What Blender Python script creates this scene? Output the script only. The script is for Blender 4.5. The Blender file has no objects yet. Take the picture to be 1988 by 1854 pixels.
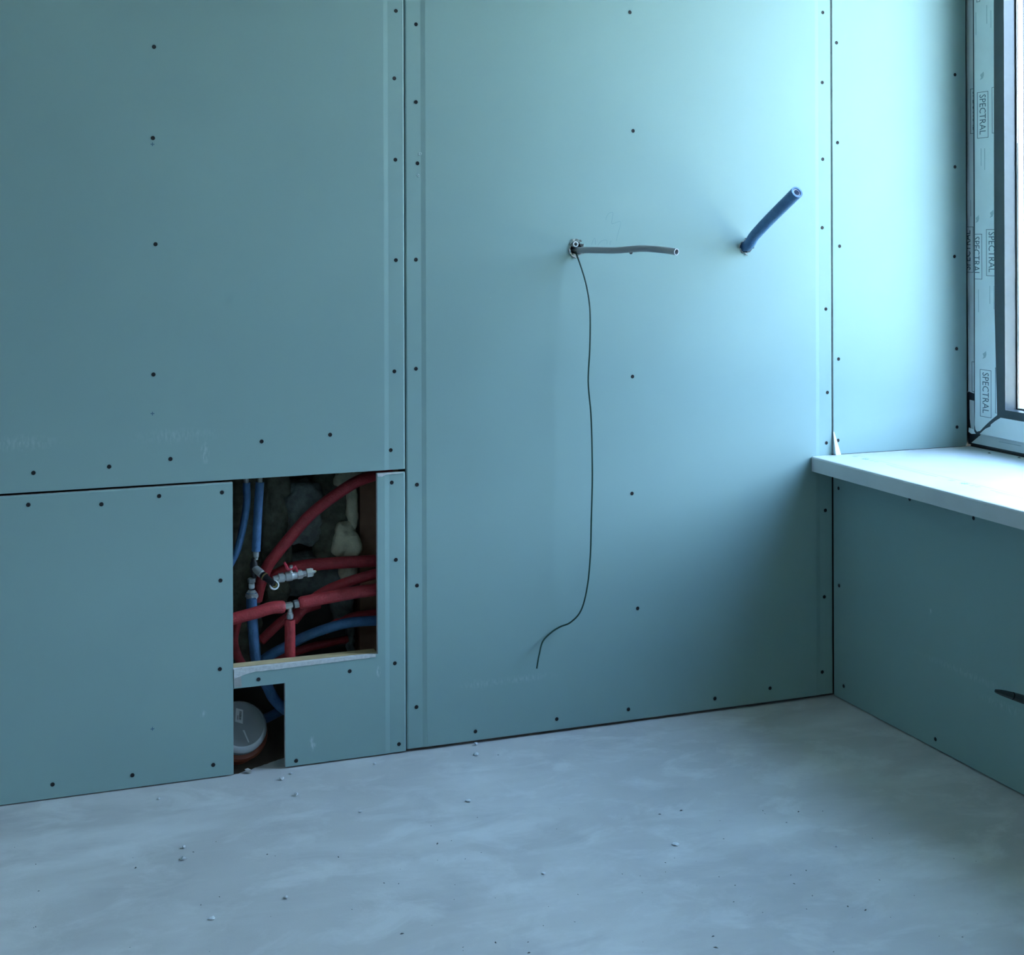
import bpy, bmesh, math, random
from mathutils import Vector, Matrix, noise

random.seed(7)
scene = bpy.context.scene
COL = scene.collection
PI = math.pi

# ------------------------------------------------------------------ camera
F_PX, YAW, PITCH, ROLL, CY_PX = 2837.18, 0.3583, 0.0005, -0.0033, 453.6
W_PX, H_PX = 1988.0, 1854.0
CAM = Vector((-2.1965, -3.3975, 1.2513))
FW = Vector((math.sin(YAW) * math.cos(PITCH), math.cos(YAW) * math.cos(PITCH), math.sin(PITCH)))
RT0 = Vector((math.cos(YAW), -math.sin(YAW), 0))
UP0 = RT0.cross(FW)
RT = RT0 * math.cos(ROLL) + UP0 * math.sin(ROLL)
UP = -RT0 * math.sin(ROLL) + UP0 * math.cos(ROLL)
cam_data = bpy.data.cameras.new('camera')
cam = bpy.data.objects.new('camera', cam_data)
COL.objects.link(cam)
cam.matrix_world = Matrix(((RT.x, UP.x, -FW.x, CAM.x), (RT.y, UP.y, -FW.y, CAM.y), (RT.z, UP.z, -FW.z, CAM.z), (0, 0, 0, 1)))
cam_data.sensor_fit = 'HORIZONTAL'
cam_data.sensor_width = 36.0
cam_data.lens = F_PX / W_PX * 36.0
cam_data.shift_y = (CY_PX - H_PX / 2) / W_PX
cam_data.clip_start = 0.05
scene.camera = cam

# ------------------------------------------------------------------ light
SKY_HORIZON, SKY_ZENITH, SKY_STRENGTH = (0.58, 0.74, 1.0), (0.25, 0.40, 0.72), 28.5
SUN_STRENGTH = 90.0
EXPOSURE = 0.0
world = bpy.data.worlds.new('overcast_sky')
scene.world = world
world.use_nodes = True
bg = world.node_tree.nodes['Background']
# hazy sky: pale and bright towards the horizon, bluer and dimmer overhead
_n, _l = world.node_tree.nodes, world.node_tree.links
_tc = _n.new('ShaderNodeTexCoord'); _sx = _n.new('ShaderNodeSeparateXYZ'); _rp = _n.new('ShaderNodeValToRGB')
_l.new(_tc.outputs['Generated'], _sx.inputs[0]); _l.new(_sx.outputs['Z'], _rp.inputs['Fac'])
_rp.color_ramp.elements[0].position, _rp.color_ramp.elements[1].position = 0.0, 0.75
_rp.color_ramp.elements[0].color = (*SKY_HORIZON, 1)
_rp.color_ramp.elements[1].color = (*SKY_ZENITH, 1)
_l.new(_rp.outputs['Color'], bg.inputs['Color'])
bg.inputs['Strength'].default_value = SKY_STRENGTH

sun_data = bpy.data.lights.new('sun', 'SUN')
sun_data.energy = SUN_STRENGTH
sun_data.angle = math.radians(1.0)
sun_data.color = (1.0, 0.96, 0.86)
sun = bpy.data.objects.new('sun', sun_data)
COL.objects.link(sun)
# the sun stands behind the back wall, in line with the windows: it lights the garden, not the room
sun.rotation_euler = Vector((0.0, -0.7, -1.0)).to_track_quat('-Z', 'Y').to_euler()

WIN1 = (-1.28, 0.0)       # y range of the window in view
WIN2 = (-3.65, -2.45)       # y range of an unseen window added for fill along the same wall
WZ0, WZ1 = 0.652, 2.50
WIN3 = (-2.70, -2.28)       # y range of a small unseen window, added for fill in the opposite wall
W3Z0, W3Z1 = 1.50, 2.10
for (a, b, wx, z0, dx) in ((*WIN1, 0.53, (WZ0, WZ1), -1), (*WIN2, 0.53, (WZ0, WZ1), -1), (*WIN3, -4.62, (W3Z0, W3Z1), 1)):
    ld = bpy.data.lights.new('window_portal', 'AREA')
    ld.shape = 'RECTANGLE'
    ld.size, ld.size_y = (b - a), z0[1] - z0[0]
    ld.cycles.is_portal = True
    lo = bpy.data.objects.new('window_portal', ld)
    COL.objects.link(lo)
    lo.location = (wx, (a + b) / 2, (z0[0] + z0[1]) / 2)
    lo.rotation_euler = Vector((dx, 0, 0)).to_track_quat('-Z', 'Y').to_euler()

vs = scene.view_settings
vs.view_transform = 'Standard'
vs.look = 'None'
vs.exposure = EXPOSURE
vs.gamma = 1.0
vs.use_curve_mapping = False

# ------------------------------------------------------------------ helpers
def ray(px, py):
    return (FW + RT * ((px - W_PX / 2) / F_PX) + UP * ((CY_PX - py) / F_PX))
def onY(px, py, y=0.0):
    d = ray(px, py); t = (y - CAM.y) / d.y
    return CAM + d * t
def onX(px, py, x=0.0):
    d = ray(px, py); t = (x - CAM.x) / d.x
    return CAM + d * t
def onZ(px, py, z=0.0):
    d = ray(px, py); t = (z - CAM.z) / d.z
    return CAM + d * t

def mk(name, verts, faces, mats, parent=None, midx=None, smooth=False, recalc=True):
    me = bpy.data.meshes.new(name)
    me.from_pydata([tuple(v) for v in verts], [], faces)
    if not isinstance(mats, (list, tuple)):
        mats = [mats]
    for m in mats:
        me.materials.append(m)
    if midx:
        for p, i in zip(me.polygons, midx):
            p.material_index = i
    if recalc:
        bm = bmesh.new(); bm.from_mesh(me)
        bmesh.ops.recalc_face_normals(bm, faces=bm.faces)
        bm.to_mesh(me); bm.free()
    if smooth:
        for p in me.polygons:
            p.use_smooth = True
    o = bpy.data.objects.new(name, me)
    COL.objects.link(o)
    if parent is not None:
        o.parent = parent
    return o

def share(name, me, parent, loc, rot=(0, 0, 0), scale=(1, 1, 1)):
    o = bpy.data.objects.new(name, me)
    COL.objects.link(o)
    o.parent = parent
    o.location, o.rotation_euler, o.scale = loc, rot, scale
    return o

def tag(o, label, cat, kind=None, group=None):
    o['label'] = label
    o['category'] = cat
    if kind: o['kind'] = kind
    if group: o['group'] = group
    return o

def empty(name, loc=(0, 0, 0)):
    o = bpy.data.objects.new(name, None)
    COL.objects.link(o)
    o.location = loc
    o.empty_display_size = 0.05
    return o

def add(A, B):
    """append geometry B=(v,f) to A=[v,f]"""
    n = len(A[0])
    A[0].extend(B[0])
    A[1].extend([tuple(i + n for i in f) for f in B[1]])
    return A

def box(x0, x1, y0, y1, z0, z1):
    v = [(x0, y0, z0), (x1, y0, z0), (x1, y1, z0), (x0, y1, z0), (x0, y0, z1), (x1, y0, z1), (x1, y1, z1), (x0, y1, z1)]
    f = [(0, 3, 2, 1), (4, 5, 6, 7), (0, 1, 5, 4), (1, 2, 6, 5), (2, 3, 7, 6), (3, 0, 4, 7)]
    return v, f

def catmull(pts, sub):
    P = [Vector(p) for p in pts]
    if len(P) == 2:
        return [P[0].lerp(P[1], i / sub) for i in range(sub + 1)]
    Q = [P[0] * 2 - P[1]] + P + [P[-1] * 2 - P[-2]]
    out = []
    for i in range(1, len(Q) - 2):
        a, b, c, d = Q[i - 1], Q[i], Q[i + 1], Q[i + 2]
        for k in range(sub):
            t = k / sub
            out.append(0.5 * ((2 * b) + (c - a) * t + (2 * a - 5 * b + 4 * c - d) * t * t + (3 * b - a - 3 * c + d) * t ** 3))
    out.append(P[-1])
    return out

def tube(pts, r, n=14, sub=6, cap0='flat', cap1='flat', wall=0.003, depth=0.03, wob=0.0):
    """swept tube; cap 'flat' closes the end, 'open' leaves a pipe mouth with wall thickness"""
    P = catmull(pts, sub)
    m = len(P)
    T = []
    for i in range(m):
        a, b = P[max(i - 1, 0)], P[min(i + 1, m - 1)]
        T.append((b - a).normalized())
    N = T[0].orthogonal().normalized()
    V, Fc = [], []
    frames = []
    for i in range(m):
        N = (N - T[i] * N.dot(T[i])).normalized()
        frames.append((N.copy(), T[i].cross(N)))
    def ring(c, fr, rad, i=0):
        s = len(V)
        for k in range(n):
            a = 2 * PI * k / n
            rr = rad * (1 + wob * noise.noise(Vector((c.x * 60 + math.cos(a), c.y * 60 + math.sin(a), c.z * 60))))
            V.append(c + (fr[0] * math.cos(a) + fr[1] * math.sin(a)) * rr)
        return s
    rr = (lambda t: r) if not callable(r) else r
    rings = [ring(P[i], frames[i], rr(i / (m - 1))) for i in range(m)]
    def join(a, b):
        for k in range(n):
            Fc.append((a + k, a + (k + 1) % n, b + (k + 1) % n, b + k))
    for i in range(m - 1):
        join(rings[i], rings[i + 1])
    for end, cap in ((0, cap0), (m - 1, cap1)):
        R = rr(0 if end == 0 else 1)
        if cap == 'flat':
            Fc.append(tuple(range(rings[end], rings[end] + n)))
        elif cap == 'round':
            sgn = -1 if end == 0 else 1
            a = ring(P[end] + T[end] * sgn * R * 0.35, frames[end], R * 0.85)
            b = ring(P[end] + T[end] * sgn * R * 0.5, frames[end], R * 0.45)
            join(rings[end], a); join(a, b)
            Fc.append(tuple(range(b, b + n)))
        elif cap == 'open':
            sgn = -1 if end == 0 else 1
            a = ring(P[end], frames[end], R - wall)
            b = ring(P[end] - T[end] * sgn * depth, frames[end], R - wall)
            join(rings[end], a); join(a, b)
            Fc.append(tuple(range(b, b + n)))
    return V, Fc

def lathe(o, axis, prof, n=16, phase=0.0):
    """profile [(distance along axis, radius)], closed at both ends"""
    o = Vector(o); ax = Vector(axis).normalized()
    e1 = ax.orthogonal().normalized(); e2 = ax.cross(e1)
    V, Fc = [], []
    for (t, r) in prof:
        for k in range(n):
            a = 2 * PI * k / n + phase
            V.append(o + ax * t + (e1 * math.cos(a) + e2 * math.sin(a)) * max(r, 1e-5))
    for i in range(len(prof) - 1):
        for k in range(n):
            Fc.append((i * n + k, i * n + (k + 1) % n, (i + 1) * n + (k + 1) % n, (i + 1) * n + k))
    Fc.append(tuple(range(n)))
    Fc.append(tuple(range((len(prof) - 1) * n, len(prof) * n)))
    return V, Fc

def annulus(o, axis, r1, r0, t, n=18):
    o = Vector(o); ax = Vector(axis).normalized(); e1 = ax.orthogonal().normalized(); e2 = ax.cross(e1)
    V, Fc = [], []
    for (d, r) in ((0, r1), (t, r1), (t, r0), (0, r0)):
        for k in range(n):
            a = 2 * PI * k / n
            V.append(o + ax * d + (e1 * math.cos(a) + e2 * math.sin(a)) * r)
    for i in range(4):
        for k in range(n):
            Fc.append((i * n + k, i * n + (k + 1) % n, ((i + 1) % 4) * n + (k + 1) % n, ((i + 1) % 4) * n + k))
    return V, Fc

def plate(poly, nrm, t):
    """flat polygon given as 3-D points, with thickness t along nrm"""
    P = [Vector(p) for p in poly]; n = len(P); nv = Vector(nrm).normalized() * t
    V = P + [p + nv for p in P]
    Fc = [tuple(range(n)), tuple(range(2 * n - 1, n - 1, -1))]
    for i in range(n):
        j = (i + 1) % n
        Fc.append((i, j, n + j, n + i))
    return V, Fc

# ------------------------------------------------------------------ materials
def new_mat(name):
    m = bpy.data.materials.new(name)
    m.use_nodes = True
    nt = m.node_tree
    return m, nt, nt.nodes['Principled BSDF']

def simple(name, col, rough=0.5, metal=0.0, vary=0.08, scale=30.0, bump=0.0, bscale=80.0, spec=0.5):
    m, nt, b = new_mat(name)
    N, L = nt.nodes, nt.links
    tc = N.new('ShaderNodeTexCoord')
    tx = N.new('ShaderNodeTexNoise'); tx.inputs['Scale'].default_value = scale; tx.inputs['Detail'].default_value = 4
    L.new(tc.outputs['Object'], tx.inputs['Vector'])
    cr = N.new('ShaderNodeValToRGB')
    cr.color_ramp.elements[0].position, cr.color_ramp.elements[1].position = 0.3, 0.7
    cr.color_ramp.elements[0].color = (*[c * (1 - vary) for c in col], 1)
    cr.color_ramp.elements[1].color = (*[min(1, c * (1 + vary)) for c in col], 1)
    L.new(tx.outputs['Fac'], cr.inputs['Fac'])
    L.new(cr.outputs['Color'], b.inputs['Base Color'])
    b.inputs['Roughness'].default_value = rough
    b.inputs['Metallic'].default_value = metal
    b.inputs['Specular IOR Level'].default_value = spec
    if bump > 0:
        t2 = N.new('ShaderNodeTexNoise'); t2.inputs['Scale'].default_value = bscale; t2.inputs['Detail'].default_value = 3
        L.new(tc.outputs['Object'], t2.inputs['Vector'])
        bp = N.new('ShaderNodeBump'); bp.inputs['Strength'].default_value = bump; bp.inputs['Distance'].default_value = 0.002
        L.new(t2.outputs['Fac'], bp.inputs['Height'])
        L.new(bp.outputs['Normal'], b.inputs['Normal'])
    return m

BOARD = (0.272, 0.40, 0.38)
def board_material(name, smudges=()):
    """green moisture-resistant plasterboard paper, faint mottling and dusty scuffs"""
    m, nt, b = new_mat(name)
    N, L = nt.nodes, nt.links
    tc = N.new('ShaderNodeTexCoord')
    def nz(s, d=3, vec=None):
        t = N.new('ShaderNodeTexNoise'); t.inputs['Scale'].default_value = s; t.inputs['Detail'].default_value = d
        L.new(vec or tc.outputs['Object'], t.inputs['Vector'])
        return t
    def math_(op, a, bb, clamp=False):
        q = N.new('ShaderNodeMath'); q.operation = op; q.use_clamp = clamp
        for i, v in enumerate((a, bb)):
            if hasattr(v, 'default_value') or hasattr(v, 'is_linked'):
                L.new(v, q.inputs[i])
            else:
                q.inputs[i].default_value = v
        return q.outputs[0]
    big = nz(2.2)
    cr = N.new('ShaderNodeValToRGB')
    cr.color_ramp.elements[0].position, cr.color_ramp.elements[1].position = 0.25, 0.75
    cr.color_ramp.elements[0].color = (*[c * 0.955 for c in BOARD], 1)
    cr.color_ramp.elements[1].color = (*[c * 1.035 for c in BOARD], 1)
    L.new(big.outputs['Fac'], cr.inputs['Fac'])
    col = cr.outputs['Color']
    # dusty specks: sparse, everywhere
    fine = nz(140, 2)
    sp = math_('MULTIPLY', math_('SUBTRACT', fine.outputs['Fac'], 0.735, True), 2.6, True)
    mix = N.new('ShaderNodeMixRGB'); mix.inputs['Color2'].default_value = (0.62, 0.70, 0.70, 1)
    L.new(col, mix.inputs['Color1']); L.new(sp, mix.inputs['Fac'])
    col = mix.outputs['Color']
    for (c, rx, rz, s, shade) in smudges:
        mp = N.new('ShaderNodeVectorMath'); mp.operation = 'SUBTRACT'; mp.inputs[1].default_value = tuple(c)
        L.new(tc.outputs['Object'], mp.inputs[0])
        sc = N.new('ShaderNodeVectorMath'); sc.operation = 'MULTIPLY'; sc.inputs[1].default_value = (1 / rx, 1 / rx, 1 / rz)
        L.new(mp.outputs[0], sc.inputs[0])
        ln = N.new('ShaderNodeVectorMath'); ln.operation = 'LENGTH'
        L.new(sc.outputs[0], ln.inputs[0])
        fall = math_('SUBTRACT', 1.0, ln.outputs['Value'], True)
        st = N.new('ShaderNodeVectorMath'); st.operation = 'MULTIPLY'; st.inputs[1].default_value = (1, 1, 0.35)
        L.new(tc.outputs['Object'], st.inputs[0])
        t = nz(170 if s > 0 else 25, 3, st.outputs[0])
        k = math_('MULTIPLY', math_('MULTIPLY', math_('SUBTRACT', t.outputs['Fac'], 0.42, True), 4.0, True), fall)
        k = math_('MULTIPLY', k, abs(s), True)
        mx = N.new('ShaderNodeMixRGB'); mx.inputs['Color2'].default_value = (*shade, 1)
        L.new(col, mx.inputs['Color1']); L.new(k, mx.inputs['Fac'])
        col = mx.outputs['Color']
    L.new(col, b.inputs['Base Color'])
    b.inputs['Roughness'].default_value = 0.62
    b.inputs['Specular IOR Level'].default_value = 0.35
    f2 = nz(420, 2)
    bp = N.new('ShaderNodeBump'); bp.inputs['Strength'].default_value = 0.06; bp.inputs['Distance'].default_value = 0.001
    L.new(f2.outputs['Fac'], bp.inputs['Height']); L.new(bp.outputs['Normal'], b.inputs['Normal'])
    return m

WHITE_SM = (0.66, 0.74, 0.74)
DARK_SM = (0.22, 0.33, 0.33)
M_BOARD = board_material('green_board_paper')
M_BOARD_UL = board_material('green_board_paper_scuffed', [
    (onY(40, 860), 0.10, 0.022, 0.30, WHITE_SM), (onY(345, 846), 0.12, 0.022, 0.24, WHITE_SM),
    (onY(398, 880), 0.012, 0.030, 0.6, WHITE_SM), (onY(448, 582), 0.030, 0.020, -0.6, DARK_SM),
    (onY(372, 850), 0.030, 0.030, -0.5, DARK_SM), (onY(490, 552), 0.022, 0.030, -0.4, DARK_SM)])
M_BOARD_L = board_material('green_board_paper_smudged', [
    (onY(607, 1443), 0.010, 0.022, 1.0, WHITE_SM), (onY(735, 1303), 0.007, 0.016, 0.9, WHITE_SM),
    (onY(395, 1387), 0.010, 0.012, 0.6, WHITE_SM)])
M_BOARD_MAIN = board_material('green_board_paper_dusty', [
    (onY(1010, 1318), 0.12, 0.012, 0.28, WHITE_SM), (onY(930, 1328), 0.06, 0.016, 0.22, WHITE_SM)])
M_BOARD_R = board_material('green_board_paper_streaked', [
    (onX(1806, 1187, 0), 0.010, 0.010, 0.9, WHITE_SM), (onX(1880, 1310, 0), 0.25, 0.012, 0.3, WHITE_SM),
    (onX(1950, 1372, 0), 0.12, 0.014, 0.3, WHITE_SM)])
M_GYPSUM = simple('bare_gypsum', (0.62, 0.62, 0.60), 0.85, vary=0.12, scale=120, bump=0.4, bscale=300)
M_TORN = simple('torn_card', (0.40, 0.39, 0.36), 0.9, vary=0.10, scale=90)
M_TORN_P = simple('scuffed_board_paper', (0.33, 0.44, 0.43), 0.8, vary=0.15, scale=200)
M_SCREW = simple('black_phosphate', (0.012, 0.013, 0.014), 0.55, metal=0.3, vary=0.2)
M_WHITE = simple('white_window_board', (0.80, 0.82, 0.82), 0.42, vary=0.03, scale=9)
M_WHITE_DUST = simple('dusty_white_board', (0.60, 0.62, 0.62), 0.5, vary=0.06, scale=7)
M_PRINT_BLUE = simple('faded_blue_print', (0.24, 0.40, 0.60), 0.5)
M_PRINT_PALE = simple('pale_blue_print', (0.44, 0.52, 0.59), 0.5)
M_FRAME = simple('anthracite_plastic', (0.035, 0.050, 0.060), 0.35, vary=0.06, scale=60)
M_RUBBER = simple('black_rubber', (0.01, 0.01, 0.011), 0.6)
M_FILM = simple('protective_film', (0.72, 0.80, 0.80), 0.30, vary=0.04, scale=14, bump=0.12, bscale=35)
M_FILM_PRINT = simple('film_print', (0.07, 0.13, 0.15), 0.5)
M_FILM_FINE = simple('film_fine_print', (0.38, 0.50, 0.51), 0.5)
M_STRIP = simple('pvc_white', (0.78, 0.80, 0.78), 0.35, vary=0.04)
M_CONDUIT = simple('grey_conduit', (0.36, 0.37, 0.38), 0.42, vary=0.03)
M_CONDUIT_RIM = simple('grey_conduit_cut', (0.62, 0.64, 0.65), 0.6)
M_BLUE = simple('blue_foam_sleeve', (0.062, 0.165, 0.33), 0.55, vary=0.16, scale=60, bump=0.6, bscale=220)
M_BLUE_IN = simple('blue_sleeve_core', (0.34, 0.40, 0.52), 0.6)
M_RED = simple('red_foam_sleeve', (0.40, 0.034, 0.040), 0.5, vary=0.18, scale=60, bump=0.7, bscale=240)
M_METAL = simple('nickel_brass', (0.62, 0.62, 0.58), 0.30, metal=0.85, vary=0.06)
M_NUT = simple('dull_nickel', (0.42, 0.44, 0.43), 0.45, metal=0.45, vary=0.08)
M_BRASS = simple('bare_brass', (0.62, 0.47, 0.20), 0.35, metal=0.9)
M_BLACK = simple('black_plastic', (0.018, 0.019, 0.021), 0.38)
M_BLACK_G = simple('glossy_black_plastic', (0.022, 0.024, 0.028), 0.14, spec=1.0)
M_REDPL = simple('red_lever_coating', (0.42, 0.015, 0.035), 0.4)
M_FOIL = simple('foil_tape', (0.42, 0.44, 0.44), 0.5, metal=0.3, vary=0.2, scale=120, bump=0.5)
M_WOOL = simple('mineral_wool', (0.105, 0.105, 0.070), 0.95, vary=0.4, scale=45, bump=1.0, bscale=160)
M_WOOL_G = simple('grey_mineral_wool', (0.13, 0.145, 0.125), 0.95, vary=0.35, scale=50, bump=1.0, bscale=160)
M_FOAM = simple('expanding_foam', (0.52, 0.47, 0.32), 0.8, vary=0.14, scale=60, bump=0.8, bscale=150)
M_WOOD = simple('pine_stud', (0.27, 0.13, 0.07), 0.7, vary=0.15, scale=25)
M_PINE = simple('pine_rail', (0.56, 0.44, 0.24), 0.7, vary=0.12, scale=25)
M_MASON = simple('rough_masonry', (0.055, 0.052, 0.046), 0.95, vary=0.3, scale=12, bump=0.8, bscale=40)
M_GREYPVC = simple('grey_drain_plastic', (0.27, 0.29, 0.30), 0.42, vary=0.10, scale=22)
M_GREYPVC_L = simple('grey_drain_lit_rim_scratch', (0.62, 0.65, 0.67), 0.35, vary=0.04)  # room light on the cap's chamfer put into a paler colour; scratch shares it
M_ORANGE = simple('terracotta_drain_plastic', (0.34, 0.090, 0.045), 0.42, vary=0.06)
M_LABEL = simple('label_paper', (0.70, 0.72, 0.72), 0.6)
M_INK = simple('label_ink', (0.03, 0.03, 0.035), 0.6)
M_PENCIL = simple('pencil_line', (0.19, 0.31, 0.31), 0.6)
M_MARK = simple('printed_cross', (0.06, 0.14, 0.20), 0.6)
M_CRUMB = simple('plaster_crumb', (0.62, 0.64, 0.64), 0.85, vary=0.1, scale=200, bump=0.4)
M_GRIT = simple('dark_grit', (0.08, 0.085, 0.08), 0.9)
M_CEIL = simple('white_ceiling', (0.62, 0.66, 0.66), 0.8, vary=0.03)
M_GRASS = simple('pale_gravel', (0.34, 0.36, 0.31), 0.95, vary=0.3, scale=0.6)
M_HEDGE = simple('hedge_leaves', (0.030, 0.050, 0.028), 0.9, vary=0.5, scale=6, bump=1.0, bscale=20)

def floor_material():
    m, nt, b = new_mat('concrete_screed')
    N, L = nt.nodes, nt.links
    tc = N.new('ShaderNodeTexCoord')
    def mapped(scale, rot=0.0):
        mp = N.new('ShaderNodeMapping'); mp.inputs['Scale'].default_value = scale; mp.inputs['Rotation'].default_value = (0, 0, rot)
        L.new(tc.outputs['Object'], mp.inputs['Vector'])
        return mp.outputs['Vector']
    def nz(vec, s, d=5, rough=0.55, dist=0.0):
        t = N.new('ShaderNodeTexNoise')
        t.inputs['Scale'].default_value = s; t.inputs['Detail'].default_value = d
        t.inputs['Roughness'].default_value = rough; t.inputs['Distortion'].default_value = dist
        L.new(vec, t.inputs['Vector'])
        return t.outputs['Fac']
    def ramp(fac, p0, p1, c0, c1):
        r = N.new('ShaderNodeValToRGB')
        r.color_ramp.elements[0].position, r.color_ramp.elements[1].position = p0, p1
        r.color_ramp.elements[0].color, r.color_ramp.elements[1].color = (*c0, 1), (*c1, 1)
        L.new(fac, r.inputs['Fac'])
        return r.outputs['Color']
    def mixc(fac, a, c2):
        x = N.new('ShaderNodeMixRGB')
        L.new(fac, x.inputs['Fac']); L.new(a, x.inputs['Color1'])
        x.inputs['Color2'].default_value = (*c2, 1)
        return x.outputs['Color']
    base = ramp(nz(mapped((1, 1, 1)), 2.3, 6, 0.6, 0.4), 0.30, 0.72, (0.41, 0.405, 0.39), (0.51, 0.505, 0.485))
    sm = nz(mapped((1.0, 2.6, 1), 0.35), 1.7, 6, 0.55, 0.5)     # trowel smears
    smk = ramp(sm, 0.48, 0.72, (0, 0, 0), (0.60, 0.60, 0.60))
    col = mixc(smk, base, (0.66, 0.66, 0.64))
    blot = ramp(nz(mapped((1, 1.3, 1), -0.4), 6.5, 7, 0.65, 0.5), 0.50, 0.66, (0, 0, 0), (0.42, 0.42, 0.42))
    col = mixc(blot, col, (0.66, 0.66, 0.64))
    dk = ramp(nz(mapped((1, 1.8, 1), 0.9), 4.0, 5, 0.6, 0.8), 0.54, 0.74, (0, 0, 0), (0.50, 0.50, 0.50))
    col = mixc(dk, col, (0.36, 0.36, 0.36))
    grit = ramp(nz(mapped((1, 1, 1)), 260, 2), 0.74, 0.80, (0, 0, 0), (0.35, 0.35, 0.35))
    col = mixc(grit, col, (0.66, 0.67, 0.67))
    L.new(col, b.inputs['Base Color'])
    b.inputs['Roughness'].default_value = 0.72
    b.inputs['Specular IOR Level'].default_value = 0.3
    bp = N.new('ShaderNodeBump'); bp.inputs['Strength'].default_value = 0.12; bp.inputs['Distance'].default_value = 0.002
    L.new(nz(mapped((1, 1, 1)), 180, 4), bp.inputs['Height'])
    L.new(bp.outputs['Normal'], b.inputs['Normal'])
    return m
M_FLOOR = floor_material()

def glass_material():
    m = bpy.data.materials.new('window_glass')
    m.use_nodes = True
    nt = m.node_tree; N, L = nt.nodes, nt.links
    N.clear()
    out = N.new('ShaderNodeOutputMaterial'); mix = N.new('ShaderNodeMixShader')
    lw = N.new('ShaderNodeLayerWeight'); lw.inputs['Blend'].default_value = 0.5
    pw = N.new('ShaderNodeMath'); pw.operation = 'POWER'; pw.inputs[1].default_value = 5.0
    L.new(lw.outputs['Facing'], pw.inputs[0])
    fr = N.new('ShaderNodeMath'); fr.operation = 'MULTIPLY_ADD'; fr.inputs[1].default_value = 0.55; fr.inputs[2].default_value = 0.02
    L.new(pw.outputs[0], fr.inputs[0])
    tr = N.new('ShaderNodeBsdfTransparent'); tr.inputs['Color'].default_value = (0.97, 0.99, 0.98, 1)
    gl = N.new('ShaderNodeBsdfGlossy'); gl.inputs['Roughness'].default_value = 0.02
    L.new(fr.outputs[0], mix.inputs['Fac']); L.new(tr.outputs[0], mix.inputs[1]); L.new(gl.outputs[0], mix.inputs[2])
    L.new(mix.outputs[0], out.inputs['Surface'])
    return m
M_GLASS = glass_material()

def spacer_material(name, dotted):
    m, nt, b = new_mat(name)
    N, L = nt.nodes, nt.links
    b.inputs['Roughness'].default_value = 0.4
    if dotted:
        tc = N.new('ShaderNodeTexCoord')
        w = N.new('ShaderNodeTexWave'); w.bands_direction = 'Z'; w.inputs['Scale'].default_value = 48
        L.new(tc.outputs['Object'], w.inputs['Vector'])
        r = N.new('ShaderNodeValToRGB')
        r.color_ramp.elements[0].position, r.color_ramp.elements[1].position = 0.35, 0.5
        r.color_ramp.elements[0].color, r.color_ramp.elements[1].color = (0.012, 0.013, 0.014, 1), (0.045, 0.048, 0.05, 1)
        L.new(w.outputs['Fac'], r.inputs['Fac']); L.new(r.outputs['Color'], b.inputs['Base Color'])
    else:
        b.inputs['Base Color'].default_value = (0.82, 0.84, 0.80, 1)
    return m
M_SPACER = spacer_material('spacer_bar', False)
M_SPACER_D = spacer_material('spacer_bar_perforated', True)

# ------------------------------------------------------------------ setting: floor, ceiling, walls
T = 0.0125               # board thickness
RX0, RX1, RY0 = -4.5, 0.0, -5.5
CEIL_Z = 2.62
ZJ = 0.6854              # horizontal joint in the left-hand boards
XN0, XN1 = onY(453, 1420).x, onY(554, 1420).x      # notch at the drain pipe

# floor: one slab, its back edge broken away in the notch
edge = [(RX0, RY0), (0.02, RY0), (0.02, 0.014), (XN1 + 0.03, 0.014), (XN1 + 0.02, 0.075)]
nstep = 26
for i in range(nstep + 1):
    t = i / nstep
    x = XN1 + (XN0 - XN1) * t
    y = 0.062 * (1 - t) ** 1.1 + 0.005 + 0.005 * noise.noise(Vector((x * 120, 3.1, 0)))
    edge.append((x, y))
edge += [(XN0 - 0.02, 0.014), (RX0, 0.014)]
n = len(edge)
V = [(x, y, 0) for x, y in edge] + [(x, y + (0.0 if abs(y) > 0.1 else -0.01 * random.random()), -0.09) for x, y in edge]
Fc = [tuple(range(n)), tuple(range(2 * n - 1, n - 1, -1))] + [(i, (i + 1) % n, n + (i + 1) % n, n + i) for i in range(n)]
floor = mk('floor', V, Fc, M_FLOOR)
tag(floor, 'pale grey concrete screed floor with dusty trowel smears', 'floor', 'structure')

ceiling = mk('ceiling', *box(RX0 - 0.1, 0.53, RY0 - 0.1, 0.35, CEIL_Z, CEIL_Z + 0.15), M_CEIL)
tag(ceiling, 'plain white ceiling over the bare room', 'ceiling', 'structure')
G = [[], []]
for (a, b, c, d) in ((RY0 - 0.1, WIN3[0], -0.12, CEIL_Z), (WIN3[1], 0.35, -0.12, CEIL_Z), (WIN3[0], WIN3[1], -0.12, W3Z0), (WIN3[0], WIN3[1], W3Z1, CEIL_Z)):
    add(G, box(RX0 - 0.1, RX0, a, b, c, d))
wl = mk('wall_left', G[0], G[1], M_BOARD)
tag(wl, 'green boarded side wall facing the windows', 'wall', 'structure')
wf = mk('wall_front', *box(RX0, 0.53, RY0 - 0.1, RY0, -0.12, CEIL_Z), M_BOARD)
tag(wf, 'green boarded wall behind the viewer', 'wall', 'structure')

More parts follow.
